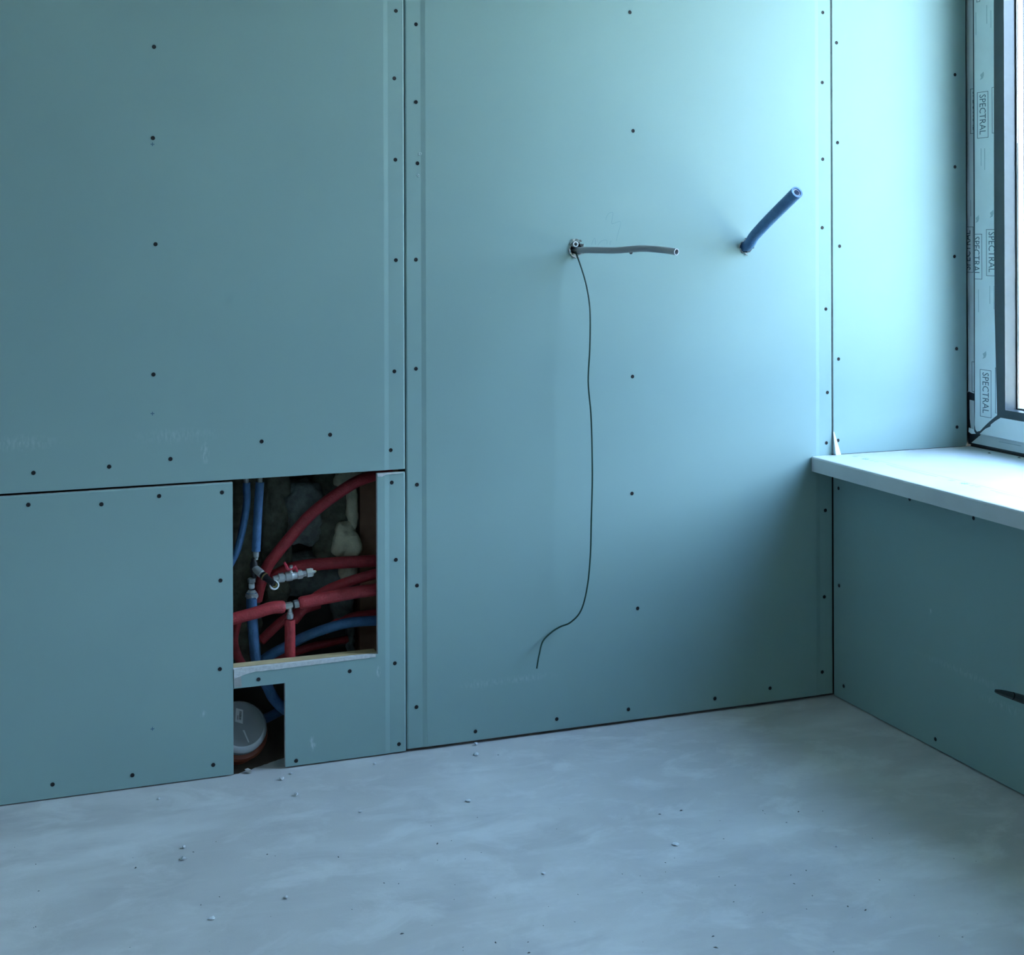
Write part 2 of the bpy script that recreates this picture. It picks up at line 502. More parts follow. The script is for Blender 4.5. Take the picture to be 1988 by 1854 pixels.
# back wall: rough masonry core behind a 24 cm service cavity
CAV = 0.24
G = [[], []]
nx, nz_ = 60, 30
for i in range(nx + 1):
    for j in range(nz_ + 1):
        x = RX0 + (0.53 - RX0) * i / nx; z = -0.12 + (CEIL_Z + 0.12) * j / nz_
        G[0].append((x, CAV + 0.012 * noise.noise(Vector((x * 9, 0, z * 9))), z))
for i in range(nx):
    for j in range(nz_):
        a = i * (nz_ + 1) + j
        G[1].append((a, a + 1, a + nz_ + 2, a + nz_ + 1))
add(G, box(RX0, 0.53, CAV + 0.03, 0.35, -0.12, CEIL_Z))
add(G, box(RX0, 0.53, 0.014, 0.35, -0.16, -0.10))
add(G, box(0.531, 0.56, 0.0, 0.35, -0.16, CEIL_Z))
wall_back = mk('wall_back', G[0], G[1], M_MASON, recalc=False)
tag(wall_back, 'back wall of screwed green plasterboard with a square service opening', 'wall', 'structure')

def taper(us, rounded=()):
    """recess of the board face near its tapered edges"""
    def d(u):
        r = 0.0
        for e in us:
            q = abs(u - e)
            if q <= 0.0405: r = max(r, 0.0016)
            elif q < 0.052: r = max(r, 0.0016 * (0.052 - q) / 0.0115)
        for e in rounded:
            r += 0.0022 * max(0.0, 1 - abs(u - e) / 0.0032)
        return r
    return d

def slab(name, parent, us, vs_, keep, depth, mapf, mats, paper_edges=(), vround=()):
    vs_ = list(vs_) + [e - 0.0032 for e in vround]
    vd = lambda v: sum(0.0020 for e in vround if abs(v - e) < 1e-5)
    us = sorted(set(round(u, 6) for u in us)); vs_ = sorted(set(round(v, 6) for v in vs_))
    nu, nv = len(us), len(vs_)
    K = [[keep((us[i] + us[i + 1]) / 2, (vs_[j] + vs_[j + 1]) / 2) for j in range(nv - 1)] for i in range(nu - 1)]
    V, Fc, mi, idx = [], [], [], {}
    def vert(i, j, s):
        k = (i, j, s)
        if k not in idx:
            idx[k] = len(V)
            V.append(mapf(us[i], vs_[j], depth(us[i]) + vd(vs_[j]) if s == 0 else T))
        return idx[k]
    def ok(i, j):
        return 0 <= i < nu - 1 and 0 <= j < nv - 1 and K[i][j]
    for i in range(nu - 1):
        for j in range(nv - 1):
            if not K[i][j]: continue
            for s in (0, 1):
                Fc.append((vert(i, j, s), vert(i + 1, j, s), vert(i + 1, j + 1, s), vert(i, j + 1, s))); mi.append(0)
            for (di, dj, a, b) in ((-1, 0, (i, j), (i, j + 1)), (1, 0, (i + 1, j), (i + 1, j + 1)), (0, -1, (i, j), (i + 1, j)), (0, 1, (i, j + 1), (i + 1, j + 1))):
                if not ok(i + di, j + dj):
                    Fc.append((vert(*a, 0), vert(*b, 0), vert(*b, 1), vert(*a, 1)))
                    mi.append(0 if (di and any(abs(us[a[0]] - e) < 1e-4 for e in paper_edges)) else 1)
    return mk(name, V, Fc, mats, parent, mi)

backmap = lambda u, v, w: (u, w, v)
rightmap = lambda u, v, w: (w, u, v)
def tb(e, s):   # break points of a tapered edge e towards s
    return [e, e + s * 0.0405, e + s * 0.052]

# screw: bugle head with a pit
sv, sf = lathe((0, 0, 0), (0, 0, 1), [(-0.003, 0.0042), (0.0002, 0.0050), (0.0008, 0.0043), (0.0009, 0.0022), (0.0004, 0.0009)], 8)
screw_me = mk('screw', sv, sf, M_SCREW)
SCREW = screw_me.data
bpy.data.objects.remove(screw_me)
def screws_back(panel, pts, dep):
    for (px, py) in pts:
        p = onY(px, py)
        share('screw', SCREW, panel, (p.x, dep(p.x), p.z), (PI / 2, random.uniform(0, 3), 0))

XS = -1.2
# upper-left board
xa = -2.4
d1 = taper([XS, xa], [XS - 0.0012])
zt = CEIL_Z
p1 = slab('gypsum_panel', wall_back, [xa + 0.001, XS - 0.0012, XS - 0.0044] + tb(XS - 0.0012, -1)[1:] + tb(xa, 1)[1:], [ZJ, 1.5, zt], lambda u, v: True, d1, backmap, [M_BOARD_UL, M_GYPSUM], (XS - 0.0012,))
screws_back(p1, [(299, 91), (297, 268), (302, 474), (298, 727), (769, 21), (766, 152), (768, 310), (769, 505), (766, 721), (759, 874), (65, 918), (212, 906), (331, 891), (508, 857), (641, 844)], d1)
# lower-left board
XL = onY(452.5, 1200).x
zg = ZJ - 0.006
d2 = taper([xa])
p2 = slab('gypsum_panel', wall_back, [xa + 0.001, XL] + tb(xa, 1)[1:], [0.003, zg], lambda u, v: True, d2, backmap, [M_BOARD_L, M_GYPSUM], (), (zg,))
screws_back(p2, [(55, 980), (197, 979), (309, 963), (431, 956), (428, 1127), (427, 1299), (414, 1485), (257, 1505), (102, 1523)], d2)
# lower L-shaped board round the openings
XO = onY(733, 1100).x
ZO = onY(600, 1284).z
ZN = onY(500, 1332).z
d3 = taper([XS], [XS - 0.0012])
XL2 = XL + 0.0012
p3 = slab('gypsum_panel', wall_back, [XL2, XN1, XO, XS - 0.0012, XS - 0.0044] + tb(XS - 0.0012, -1)[1:], [0.004, ZN, ZO, zg - 0.001],
          lambda u, v: (u > XO or v < ZO) and not (u < XN1 and v < ZN), d3, backmap, [M_BOARD_L, M_GYPSUM], (XS - 0.0012,), (zg - 0.001,))
screws_back(p3, [(761, 937), (769, 1087), (767, 1288), (679, 1303), (502, 1319), (575, 1477), (775, 1445)], d3)
# main board, seam to corner, with two ragged pipe holes
HC, HB = onY(1119, 482), onY(1448, 479)
d4 = taper([XS, 0.0], [XS + 0.0012])
us = [XS + 0.0012, XS + 0.0044, -0.0025] + tb(XS, 1)[1:] + tb(0.0, -1)[1:]
vsm = [0.008, CEIL_Z]
for h, r in ((HC, 0.019), (HB, 0.019)):
    k = 9
    us += [h.x - r + 2 * r * i / k for i in range(k + 1)]
    vsm += [h.z - r + 2 * r * i / k for i in range(k + 1)]
def keep4(u, v):
    return not (math.hypot(u - HC.x, v - HC.z) < 0.018 or math.hypot(u - HB.x, v - HB.z) < 0.0175)
p4 = slab('gypsum_panel', wall_back, us, vsm, keep4, d4, backmap, [M_BOARD_MAIN, M_GYPSUM], (XS + 0.0012, -0.0025))
screws_back(p4, [(808, 47), (808, 198), (811, 317), (808, 504), (808, 716), (810, 941), (810, 1137), (809, 1373), (923, 1420), (1081, 1396), (1220, 1377), (1388, 1356), (1495, 1336), (1597, 1305), (1601, 1159), (1603, 991), (1605, 860), (1607, 762), (1604, 600), (1597, 442), (1598, 309), (1597, 160), (1598, 24), (1223, 24), (1229, 254), (1225, 490), (1228, 731), (1227, 958), (1238, 1181)], d4)
# board beyond the left edge of the picture
d5 = taper([xa, -3.6])
p5 = slab('gypsum_panel', wall_back, [-3.6, xa - 0.001] + tb(xa, -1)[1:], [0.004, CEIL_Z], lambda u, v: True, d5, backmap, [M_BOARD, M_GYPSUM])
p6 = slab('gypsum_panel', wall_back, [RX0, -3.602], [0.004, CEIL_Z], lambda u, v: True, lambda u: 0.0, backmap, [M_BOARD, M_GYPSUM])

# spoiled fixings and printed crosses
def blob(name, c, r, parent, mat, h=0.0008, n=9):
    V = []; Fc = []
    for k in range(n):
        a = 2 * PI * k / n; rr = r * random.uniform(0.7, 1.25)
        V.append((c.x + math.cos(a) * rr, c.y, c.z + math.sin(a) * rr))
    for k in range(n):
        a = 2 * PI * k / n; rr = r * random.uniform(0.35, 0.6)
        V.append((c.x + math.cos(a) * rr, c.y - h * random.uniform(0.5, 1.6), c.z + math.sin(a) * rr))
    V.append((c.x, c.y + 0.0002, c.z))
    for k in range(n):
        j = (k + 1) % n
        Fc += [(k, j, n + j, n + k), (n + k, n + j, 2 * n)]
    return mk(name, V, Fc, mat, parent)
for q in ((815, 299), (812, 341)):
    c = onY(*q); c.y = 0.0012
    blob('torn_spot', c, 0.0052, p4, M_TORN_P)
for (q, par) in (((296, 280), p1), ((296, 803), p1), ((296, 1415), p2)):
    c = onY(*q); s, w = 0.0042, 0.0009
    pts = [(-w, s), (w, s), (w, w), (s, w), (s, -w), (w, -w), (w, -s), (-w, -s), (-w, -w), (-s, -w), (-s, w), (-w, w)]
    mk('printed_cross', *plate([(c.x + a, -0.0001, c.z + b) for a, b in pts], (0, -1, 0), 0.0002), M_MARK, par)

# faint pencil figures near the conduit
def ribbon(pts, w, y):
    P = catmull([onY(*q) for q in pts], 4); V, Fc = [], []
    for i, p in enumerate(P):
        t = (P[min(i + 1, len(P) - 1)] - P[max(i - 1, 0)]); t.y = 0; t.normalize()
        nn = Vector((-t.z, 0, t.x)) * w
        V += [(p.x + nn.x, y, p.z + nn.z), (p.x - nn.x, y, p.z - nn.z)]
    for i in range(len(P) - 1):
        Fc.append((2 * i, 2 * i + 1, 2 * i + 3, 2 * i + 2))
    return V, Fc
def zp(pts):
    return [(1100 + a / 14.2, 390 + b / 14.2) for a, b in pts]
for st in ([(1080, 530), (1100, 440), (1160, 350), (1240, 315), (1275, 340), (1265, 440), (1245, 560), (1250, 630), (1330, 610), (1430, 575), (1490, 580), (1480, 680), (1430, 850), (1390, 1000), (1375, 1110)],
           [(690, 1210), (720, 1110), (765, 1030), (785, 1080), (790, 1210)],
           [(860, 1230), (920, 1140), (1000, 1090), (1080, 1075), (1115, 1110), (1110, 1200)],
           [(1230, 1100), (1195, 1150), (1200, 1215)]):
    mk('pencil_mark', *ribbon(zp(st), 0.0006, -0.00025), M_PENCIL, p4)

# bare, broken gypsum along the bottom of the service opening, and the peeled patch beside it
up, lo = [], []
for i in range(27):
    t = i / 26
    x = XL2 + 0.0005 + (XO - XL2 - 0.006) * t
    hgt = (0.0115 - 0.005 * t) * (1 + 0.22 * noise.noise(Vector((x * 70, 1, 0)))) + (0.010 * max(0, 1 - t * 9))
    up.append((x, -0.0004, ZO - 0.0002)); lo.append((x, -0.0004, ZO - hgt))
mk('torn_edge', *plate(up + lo[::-1], (0, -1, 0), 0.0008), M_GYPSUM, p3)
pt = [onY(453.5, 1300), onY(470, 1297), onY(468, 1315), onY(469.5, 1333), onY(455, 1335)]
mk('peeled_patch', *plate([(p.x, -0.0002, p.z) for p in pt], (0, -1, 0), 0.0004), M_TORN, p3)
tq = [(XO, zg - 0.001), (XS - 0.003, zg - 0.001), (XS - 0.02, zg - 0.0042), (XO + 0.022, zg - 0.0045), (XO + 0.012, zg - 0.009), (XO + 0.001, zg - 0.0085)]
mk('torn_edge', *plate([(a, -0.0003, b) for a, b in tq], (0, -1, 0), 0.0005), M_GYPSUM, p3)

# ragged gypsum collar round a hole
def torn_collar(c, r, n, parent, seed, out):
    rnd = random.Random(seed); V, Fc = [], []
    for k in range(n):
        a = 2 * PI * k / n + rnd.uniform(-.08, .08)
        r0 = r * rnd.uniform(0.78, 0.92); r1 = r * rnd.uniform(1.02, 1.42)
        w = PI / n * rnd.uniform(0.7, 1.3); h = rnd.uniform(0.001, out)
        s = len(V)
        for (aa, rr, y) in ((a - w, r0, 0.004), (a + w, r0, 0.004), (a + w * .7, r1, -h), (a - w * .7, r1 * rnd.uniform(.85, 1.0), -h * .6),
                            (a - w, r0 + .003, 0.006), (a + w, r0 + .003, 0.006), (a + w * .7, r1 + .001, -h + .0016), (a - w * .7, r1 * .93 + .001, -h * .6 + .0016)):
            V.append((c.x + math.cos(aa) * rr, y, c.z + math.sin(aa) * rr))
        for q in ((0, 1, 2, 3), (7, 6, 5, 4), (0, 4, 5, 1), (1, 5, 6, 2), (2, 6, 7, 3), (3, 7, 4, 0)):
            Fc.append(tuple(s + i for i in q))
    return mk('torn_collar', V, Fc, M_TORN, parent)
torn_collar(HC, 0.0185, 13, p4, 3, 0.006)
torn_collar(HB, 0.0175, 12, p4, 5, 0.007)

# studs and rails inside the cavity
XO2 = XO + 0.004
_sx0 = onY(699, 1000, 0.165).x
mk('wooden_stud', *box(_sx0, _sx0 + 0.10, 0.165, CAV - 0.02, 0.0, CEIL_Z), M_WOOD, wall_back)
mk('wooden_rail', *box(XL - 0.35, XO2 - 0.002, T + 0.001, 0.047, ZO - 0.045, ZO + 0.0005), M_PINE, wall_back)

# mineral wool and expanding foam in the cavity
def lump(name, bx, y, th, amp, fr, mat, parent, seed=0, power=0.55, sub=3):
    a, b = onY(bx[0], bx[3], y), onY(bx[2], bx[1], y)
    c = (a + b) / 2; hx, hz = abs(b.x - a.x) / 2, abs(b.z - a.z) / 2
    bm = bmesh.new(); bmesh.ops.create_icosphere(bm, subdivisions=sub + 1, radius=1.0)
    sg = lambda v: math.copysign(abs(v) ** power, v)
    V = []
    for v in bm.verts:
        q = v.co.normalized()
        p = Vector((sg(q.x) * hx, sg(q.y) * th, sg(q.z) * hz))
        k = Vector((p.x * fr + seed * 7.3, p.y * fr, p.z * fr))
        dn = amp * (noise.noise(k) + 0.5 * noise.noise(k * 2.3))
        V.append(c + p + q * dn)
    Fc = [tuple(x.index for x in f.verts) for f in bm.faces]
    bm.free()
    return mk(name, V, Fc, mat, parent, smooth=True)
lump('insulation_batt', (440, 880, 505, 1330), 0.205, 0.03, 0.014, 28, M_WOOL, wall_back, 1)
lump('insulation_batt', (505, 885, 562, 1180), 0.190, 0.035, 0.014, 30, M_WOOL, wall_back, 2)
lump('insulation_batt', (555, 928, 622, 1058), 0.180, 0.035, 0.014, 34, M_WOOL_G, wall_back, 3)
lump('insulation_batt', (600, 880, 697, 1090), 0.205, 0.030, 0.014, 30, M_WOOL, wall_back, 4)
lump('insulation_batt', (520, 1060, 690, 1160), 0.222, 0.022, 0.012, 30, M_WOOL_G, wall_back, 5)
lump('expanding_foam', (646, 905, 698, 945), 0.165, 0.020, 0.008, 35, M_FOAM, wall_back, 6, 0.8)
lump('expanding_foam', (674, 935, 694, 1030), 0.168, 0.014, 0.006, 32, M_FOAM, wall_back, 7, 0.8)
lump('expanding_foam', (648, 1010, 697, 1084), 0.165, 0.022, 0.016, 24, M_FOAM, wall_back, 8, 0.8)
lump('expanding_foam', (657, 1072, 692, 1130), 0.178, 0.018, 0.008, 32, M_FOAM, wall_back, 9, 0.8)
lump('expanding_foam', (643, 1150, 684, 1206), 0.176, 0.018, 0.009, 32, M_WOOL_G, wall_back, 10)
lump('expanding_foam', (672, 1216, 686, 1270), 0.182, 0.014, 0.007, 60, M_WOOL_G, wall_back, 11)

# ------------------------------------------------------------------ right wall with its windows
XR = 0.438
ZSB, ZST, XSF = 0.6111, 0.6523, -0.0675
G = [[], []]
add(G, box(0.014, 0.53, RY0, 0.012, -0.12, ZSB - 0.001))                      # parapet below the windows
add(G, box(0.014, 0.53, RY0, 0.012, WZ1, CEIL_Z))                              # lintels
add(G, box(0.014, 0.53, WIN2[1], WIN1[0], ZSB - 0.001, WZ1))                   # pier between
add(G, box(0.014, 0.53, RY0, WIN2[0], ZSB - 0.001, WZ1))
add(G, box(0.014, 0.53, 0.020, 0.024, ZSB - 0.001, WZ1))
wall_right = mk('wall_right', G[0], G[1], M_MASON)
tag(wall_right, 'window wall with a low green plasterboard parapet under the sill', 'wall', 'structure')
d0 = lambda u: 0.0
def bslab(us, vs_, keep=lambda u, v: True, mapf=rightmap, mat=M_BOARD):
    return slab('gypsum_panel', wall_right, us, vs_, keep, d0, mapf, [mat, M_GYPSUM])
pr = bslab([-2.0, -0.002], [0.004, ZSB - 0.002], mat=M_BOARD_R)
bslab([-4.0, -2.003], [0.004, ZSB - 0.002]); bslab([RY0, -4.003], [0.004, ZSB - 0.002])
bslab([WIN2[1] + 0.002, WIN1[0] - 0.002], [ZST + 0.001, CEIL_Z])
bslab([RY0, WIN2[0] - 0.002], [ZST + 0.001, CEIL_Z])
bslab([WIN1[0], -0.002], [WZ1 + 0.002, CEIL_Z]); bslab([WIN2[0], WIN2[1]], [WZ1 + 0.002, CEIL_Z])
pv = slab('gypsum_panel', wall_right, [0.0025, XR], [ZST + 0.001, WZ1], lambda u, v: True, d0, backmap, [M_BOARD, M_GYPSUM], (XR,))
for (a, b) in ((WIN1[0] - 0.0125, WIN1[0]), (WIN2[1], WIN2[1] + 0.0125), (WIN2[0] - 0.0125, WIN2[0])):
    mk('gypsum_panel', *box(0.0, XR, a, b, ZST, WZ1), M_BOARD, wall_right)
for (a, b) in (WIN1, WIN2):
    mk('gypsum_panel', *box(0.0, XR, a, b, WZ1 - 0.0125, WZ1), M_BOARD, wall_right)
for (px, py) in ((1624, 83), (1626, 277), (1630, 478), (1628, 697), (1627, 855), (1854, 145), (1854, 324), (1853, 498), (1857, 677), (1858, 829)):
    p = onY(px, py)
    share('screw', SCREW, pv, (p.x, 0, p.z), (PI / 2, random.uniform(0, 3), 0))
for (px, py) in ((1628, 948), (1629, 1137), (1638, 1332), (1816, 1435), (1766, 969), (1890, 1006)):
    p = onX(px, py)
    share('screw', SCREW, pr, (0, p.y, p.z), (0, -PI / 2, 0))
# loose corner tape above the sill
c0, c1, c2, c3 = onY(1617, 838), onY(1619, 838), onY(1628, 880), onY(1617, 880)
mk('corner_tape', *plate([(c0.x, -0.001, c0.z), (c1.x, -0.001, c1.z), (c2.x, -0.012, ZST + 0.001), (c3.x, -0.014, ZST + 0.001)], (0, -1, 0), 0.0008), M_LABEL, wall_right)

# sill
prof = [(XSF, ZSB + 0.001), (XSF - 0.0005, ZST - 0.005), (XSF + 0.0012, ZST - 0.0012), (XSF + 0.005, ZST), (XR + 0.008, ZST), (XR + 0.008, ZSB + 0.012), (-0.03, ZSB + 0.012), (-0.03, ZSB)]
def sill(y0, y1, name, label):
    k = len(prof)
    V = [(x, y1, z) for x, z in prof] + [(x, y0, z) for x, z in prof]
    Fc = [tuple(range(k)), tuple(range(2 * k - 1, k - 1, -1))] + [(i, (i + 1) % k, k + (i + 1) % k, k + i) for i in range(k)]
    o = mk(name, V, Fc, M_WHITE_DUST)
    return tag(o, label, 'window sill', 'structure')
s1 = sill(WIN1[0] - 0.03, -0.0015, 'window_sill', 'white window board with a thick rounded front edge under the filmed window')
s2 = sill(WIN2[0] - 0.03, WIN2[1] + 0.03, 'window_sill', 'white window board under the added unseen window nearer the viewer')
# faded blue lettering printed on the sill film, a line of rules and letter blocks
def on_sill(px, py):
    p = onZ(px, py, ZST); return p
pa, pb = on_sill(1655, 883), on_sill(1985, 967)
xs_ = (pa.x + pb.x) / 2
def flat_text(body, size, dir_, up_, origin, mat, name, parent, extr=0.00015, shear=0.0, width=1.0):
    cu = bpy.data.curves.new(name, 'FONT'); cu.body = body; cu.size = size; cu.shear = shear
    cu.extrude = extr; cu.resolution_u = 2; cu.space_character = width
    ob = bpy.data.objects.new(name, cu); COL.objects.link(ob)
    dg = bpy.context.evaluated_depsgraph_get()
    me = bpy.data.meshes.new_from_object(ob.evaluated_get(dg))
    bpy.data.objects.remove(ob)
    d, u = Vector(dir_).normalized(), Vector(up_).normalized(); nn = d.cross(u); o = Vector(origin)
    for v in me.vertices:
        v.co = o + d * v.co.x + u * v.co.y + nn * v.co.z
    me.materials.clear(); me.materials.append(mat)
    t = bpy.data.objects.new(name, me); COL.objects.link(t)
    if parent is not None: t.parent = parent
    return t
def sill_rule(y0, y1, x, w):
    mk('printed_rule', *box(x - w / 2, x + w / 2, y1, y0, ZST, ZST + 0.00015), M_PRINT_PALE, s1)
sill_rule(-0.01, -1.4, xs_ + 0.012, 0.0016)
k = 0
for yy in (-0.02, -0.43, -0.84, -1.25):
    sill_rule(yy - 0.17, yy - 0.38, xs_ - 0.004, 0.004)
    sill_rule(yy - 0.20, yy - 0.36, xs_ - 0.014, 0.0012)
    # star-like emblem between faded bars
    cx, cyy = xs_ - 0.004, yy - 0.075
    star = []
    for q in range(16):
        a = 2 * PI * q / 16; rr = 0.011 if q % 2 == 0 else 0.005
        star.append((cx + math.cos(a) * rr, cyy - math.sin(a) * rr * 1.3, ZST))
    mk('printed_emblem', *plate(star, (0, 0, 1), 0.00018), M_PRINT_BLUE, s1)
    for q, ln in ((0.045, 0.018), (0.105, 0.010), (0.125, 0.014), (0.146, 0.012)):
        mk('printed_block', *box(cx - 0.006, cx + 0.006, yy - q - ln + 0.03, yy - q + 0.03 - 0.004, ZST, ZST + 0.00015), M_PRINT_PALE, s1)

# windows -----------------------------------------------------------
XFR, XSA, XGL = 0.452, 0.430, 0.470         # frame face, sash face, glass
Y1, Y2, Y3 = onX(1890, 400, XSA).y, onX(1931, 400, XSA).y, onX(1950, 400, XSA).y
Z1 = onX(1897, 842, XSA).z                  # sash outer bottom
Z2 = onX(1944, 810, XSA).z                  # film top on the bottom rail
Z3 = onX(1957, 797, XSA).z                  # sash inner bottom
print('win', Y1, Y2, Y3, Z1, Z2, Z3)

def ring_frame(ya, yb, za, zb, wy, wz0, wz1, x0, x1):
    """rectangular frame in the y-z plane, outer ya..yb, za..zb, members wy wide; x0..x1 thick"""
    A = [[], []]
    add(A, box(x0, x1, yb - wy, yb, za, zb)); add(A, box(x0, x1, ya, ya + wy, za, zb))
    add(A, box(x0, x1, ya + wy, yb - wy, za, za + wz0)); add(A, box(x0, x1, ya + wy, yb - wy, zb - wz1, zb))
    return A
def window(name, y0, y1, label):
    root = empty(name, (XFR, (y0 + y1) / 2, ZST))
    tag(root, label, 'window', 'structure')
    inv = Matrix.Translation(-Vector(root.location))
    def put(nm, geo, mat, parent=None):
        g = mk(nm, *geo, mat)
        if parent is None:
            g.data.transform(inv); g.parent = root
        return g
    w0 = abs(Y1) ; w1 = abs(Y3 - Y1); zb = Z1 - ZST; h = Z3 - Z1
    put('frame', ring_frame(y0 + 0.002, y1 + 0.012, ZST + 0.004, WZ1 - 0.013, w0 + 0.036, zb + 0.02, 0.05, XFR, XFR + 0.07), M_FRAME)
    ym = (y0 + y1) / 2
    for (sa, sb) in (((y0 + w0, ym - 0.004), (ym + 0.004, y1 - w0)) if y1 - y0 > 1.3 else ((y0 + w0, y1 - w0),)):
        put('sash', ring_frame(sa, sb, Z1, WZ1 - 0.05, w1, h, h, XSA, XGL - 0.002), M_FRAME)
        ga, gb, gz0, gz1 = sa + w1, sb - w1, Z3, WZ1 - 0.05 - h
        put('gasket', ring_frame(ga - 0.002, gb + 0.002, gz0 - 0.002, gz1 + 0.002, 0.006, 0.005, 0.005, XGL - 0.003, XGL), M_RUBBER)
        for xg in (XGL, XGL + 0.034):
            put('glass_pane', box(xg, xg + 0.003, ga, gb, gz0, gz1), M_GLASS)
        put('spacer_bar', ring_frame(ga, gb, gz0, gz1, 0.004, 0.004, 0.004, XGL + 0.0035, XGL + 0.020), M_SPACER)
        put('spacer_bar', ring_frame(ga, gb, gz0, gz1, 0.004, 0.004, 0.004, XGL + 0.0205, XGL + 0.0335), M_SPACER_D)
    if y1 - y0 > 1.3: put('mullion', box(XFR, XFR + 0.07, ym - 0.05, ym + 0.05, Z1, WZ1 - 0.05), M_FRAME)
    return root
win1 = window('window_1', WIN1[0], WIN1[1], 'dark framed window still wrapped in printed protective film')
win2 = window('added_window_2', WIN2[0], WIN2[1], 'unseen dark framed window added for fill on the same wall nearer the viewer')
win3 = empty('added_window_3', (RX0 - 0.05, (WIN3[0] + WIN3[1]) / 2, W3Z0))
tag(win3, 'unseen dark framed window added for fill opposite the filmed window', 'window', 'structure')
for nm, geo, mt in (('frame', ring_frame(WIN3[0], WIN3[1], W3Z0, W3Z1, .07, .07, .07, RX0 - .08, RX0 - .02), M_FRAME),
                    ('glass_pane', box(RX0 - .052, RX0 - .048, WIN3[0] + .07, WIN3[1] - .07, W3Z0 + .07, W3Z1 - .07), M_GLASS)):
    g = mk(nm, *geo, mt); g.data.transform(Matrix.Translation(-Vector(win3.location))); g.parent = win3
WINV = Matrix.Translation(-Vector(win1.location))
def wpart(nm, geo, mat, parent=win1):
    g = mk(nm, *geo, mat); g.data.transform(WINV); g.parent = parent
    return g
NX = (-1, 0, 0)
# film on the stile, cut at the mitre, with a ragged foot
pts = [(1890.5, -5), (1930.5, -5), (1930, 400), (1931, 600), (1936, 806), (1926, 814), (1916, 823), (1908, 831), (1903, 836.5), (1897, 838), (1894, 834), (1892.5, 824), (1893, 800), (1893, 400)]
P = [onX(a, b, XSA) for a, b in pts]
P[0] = Vector((XSA, P[0].y, WZ1 - 0.06)); P[1] = Vector((XSA, P[1].y, WZ1 - 0.06))
film1 = wpart('protective_film', plate([(XSA - 0.0001, p.y, p.z) for p in P], NX, 0.0005), M_FILM)
# film on the bottom rail
pts = [(1943, 811), (1965, 815), (1990, 820)]
P = [onX(a, b, XSA) for a, b in pts]
yend = WIN1[0] + 0.06
A = [(XSA - 0.0001, P[0].y, P[0].z), (XSA - 0.0001, yend, P[0].z)]
B = [onX(a, b, XSA) for a, b in ((1902, 844), (1909, 836), (1914, 832), (1923, 828), (1924, 824), (1933, 817))]
A += [(XSA - 0.0001, yend, Z1 + 0.0005), (XSA - 0.0001, B[0].y, Z1 + 0.0005)] + [(XSA - 0.0001, b.y, b.z) for b in B[1:]]
film2 = wpart('protective_film', plate(A, NX, 0.0005), M_FILM)
# film on the recessed frame beside the sash, torn off near the foot, and its loose tab
def film_frame(pts):
    P = [onX(a, b, XFR) for a, b in pts]
    return [(XFR - 0.0001, p.y, p.z) for p in P]
q = film_frame([(1875.8, 0), (1893, 0), (1897, 766), (1893, 765), (1889, 763), (1881, 760), (1878.5, 762), (1880, 757), (1877.5, 400)])
q[0] = (q[0][0], q[0][1], WZ1 - 0.06); q[1] = (q[1][0], q[1][1], WZ1 - 0.06)
film3 = wpart('protective_film', plate(q, NX, 0.0005), M_FILM)
film4 = wpart('protective_film', plate(film_frame([(1882.5, 776), (1895, 779), (1896, 820), (1893, 838), (1886, 838), (1883, 812)]), NX, 0.0005), M_FILM)
a0 = [onX(a, b, XSA) for a, b in ((1882, 830), (1892, 833), (1895, 842), (1889, 842), (1881, 838))]
wpart('loose_tab', plate([(XSA - 0.001 - 0.004 * (i % 2), p.y, p.z) for i, p in enumerate(a0)], NX, 0.0006), M_FILM)
# film on the frame's lower strip above the sill
q = film_frame([(1886, 864), (1908, 846), (1990, 866), (1990, 884)])
zt2, zb2 = ZST + 0.042, ZST + 0.009
A = [(XFR - 0.0001, q[0][1], zb2), (XFR - 0.0001, q[1][1], zt2), (XFR - 0.0001, yend, zt2), (XFR - 0.0001, yend, zb2)]
film5 = wpart('protective_film', plate(A, NX, 0.0005), M_FILM)
wpart('gasket', box(XR + 0.0085, XFR - 0.0005, WIN1[0], -0.006, ZST - 0.002, ZST + 0.005), M_RUBBER)

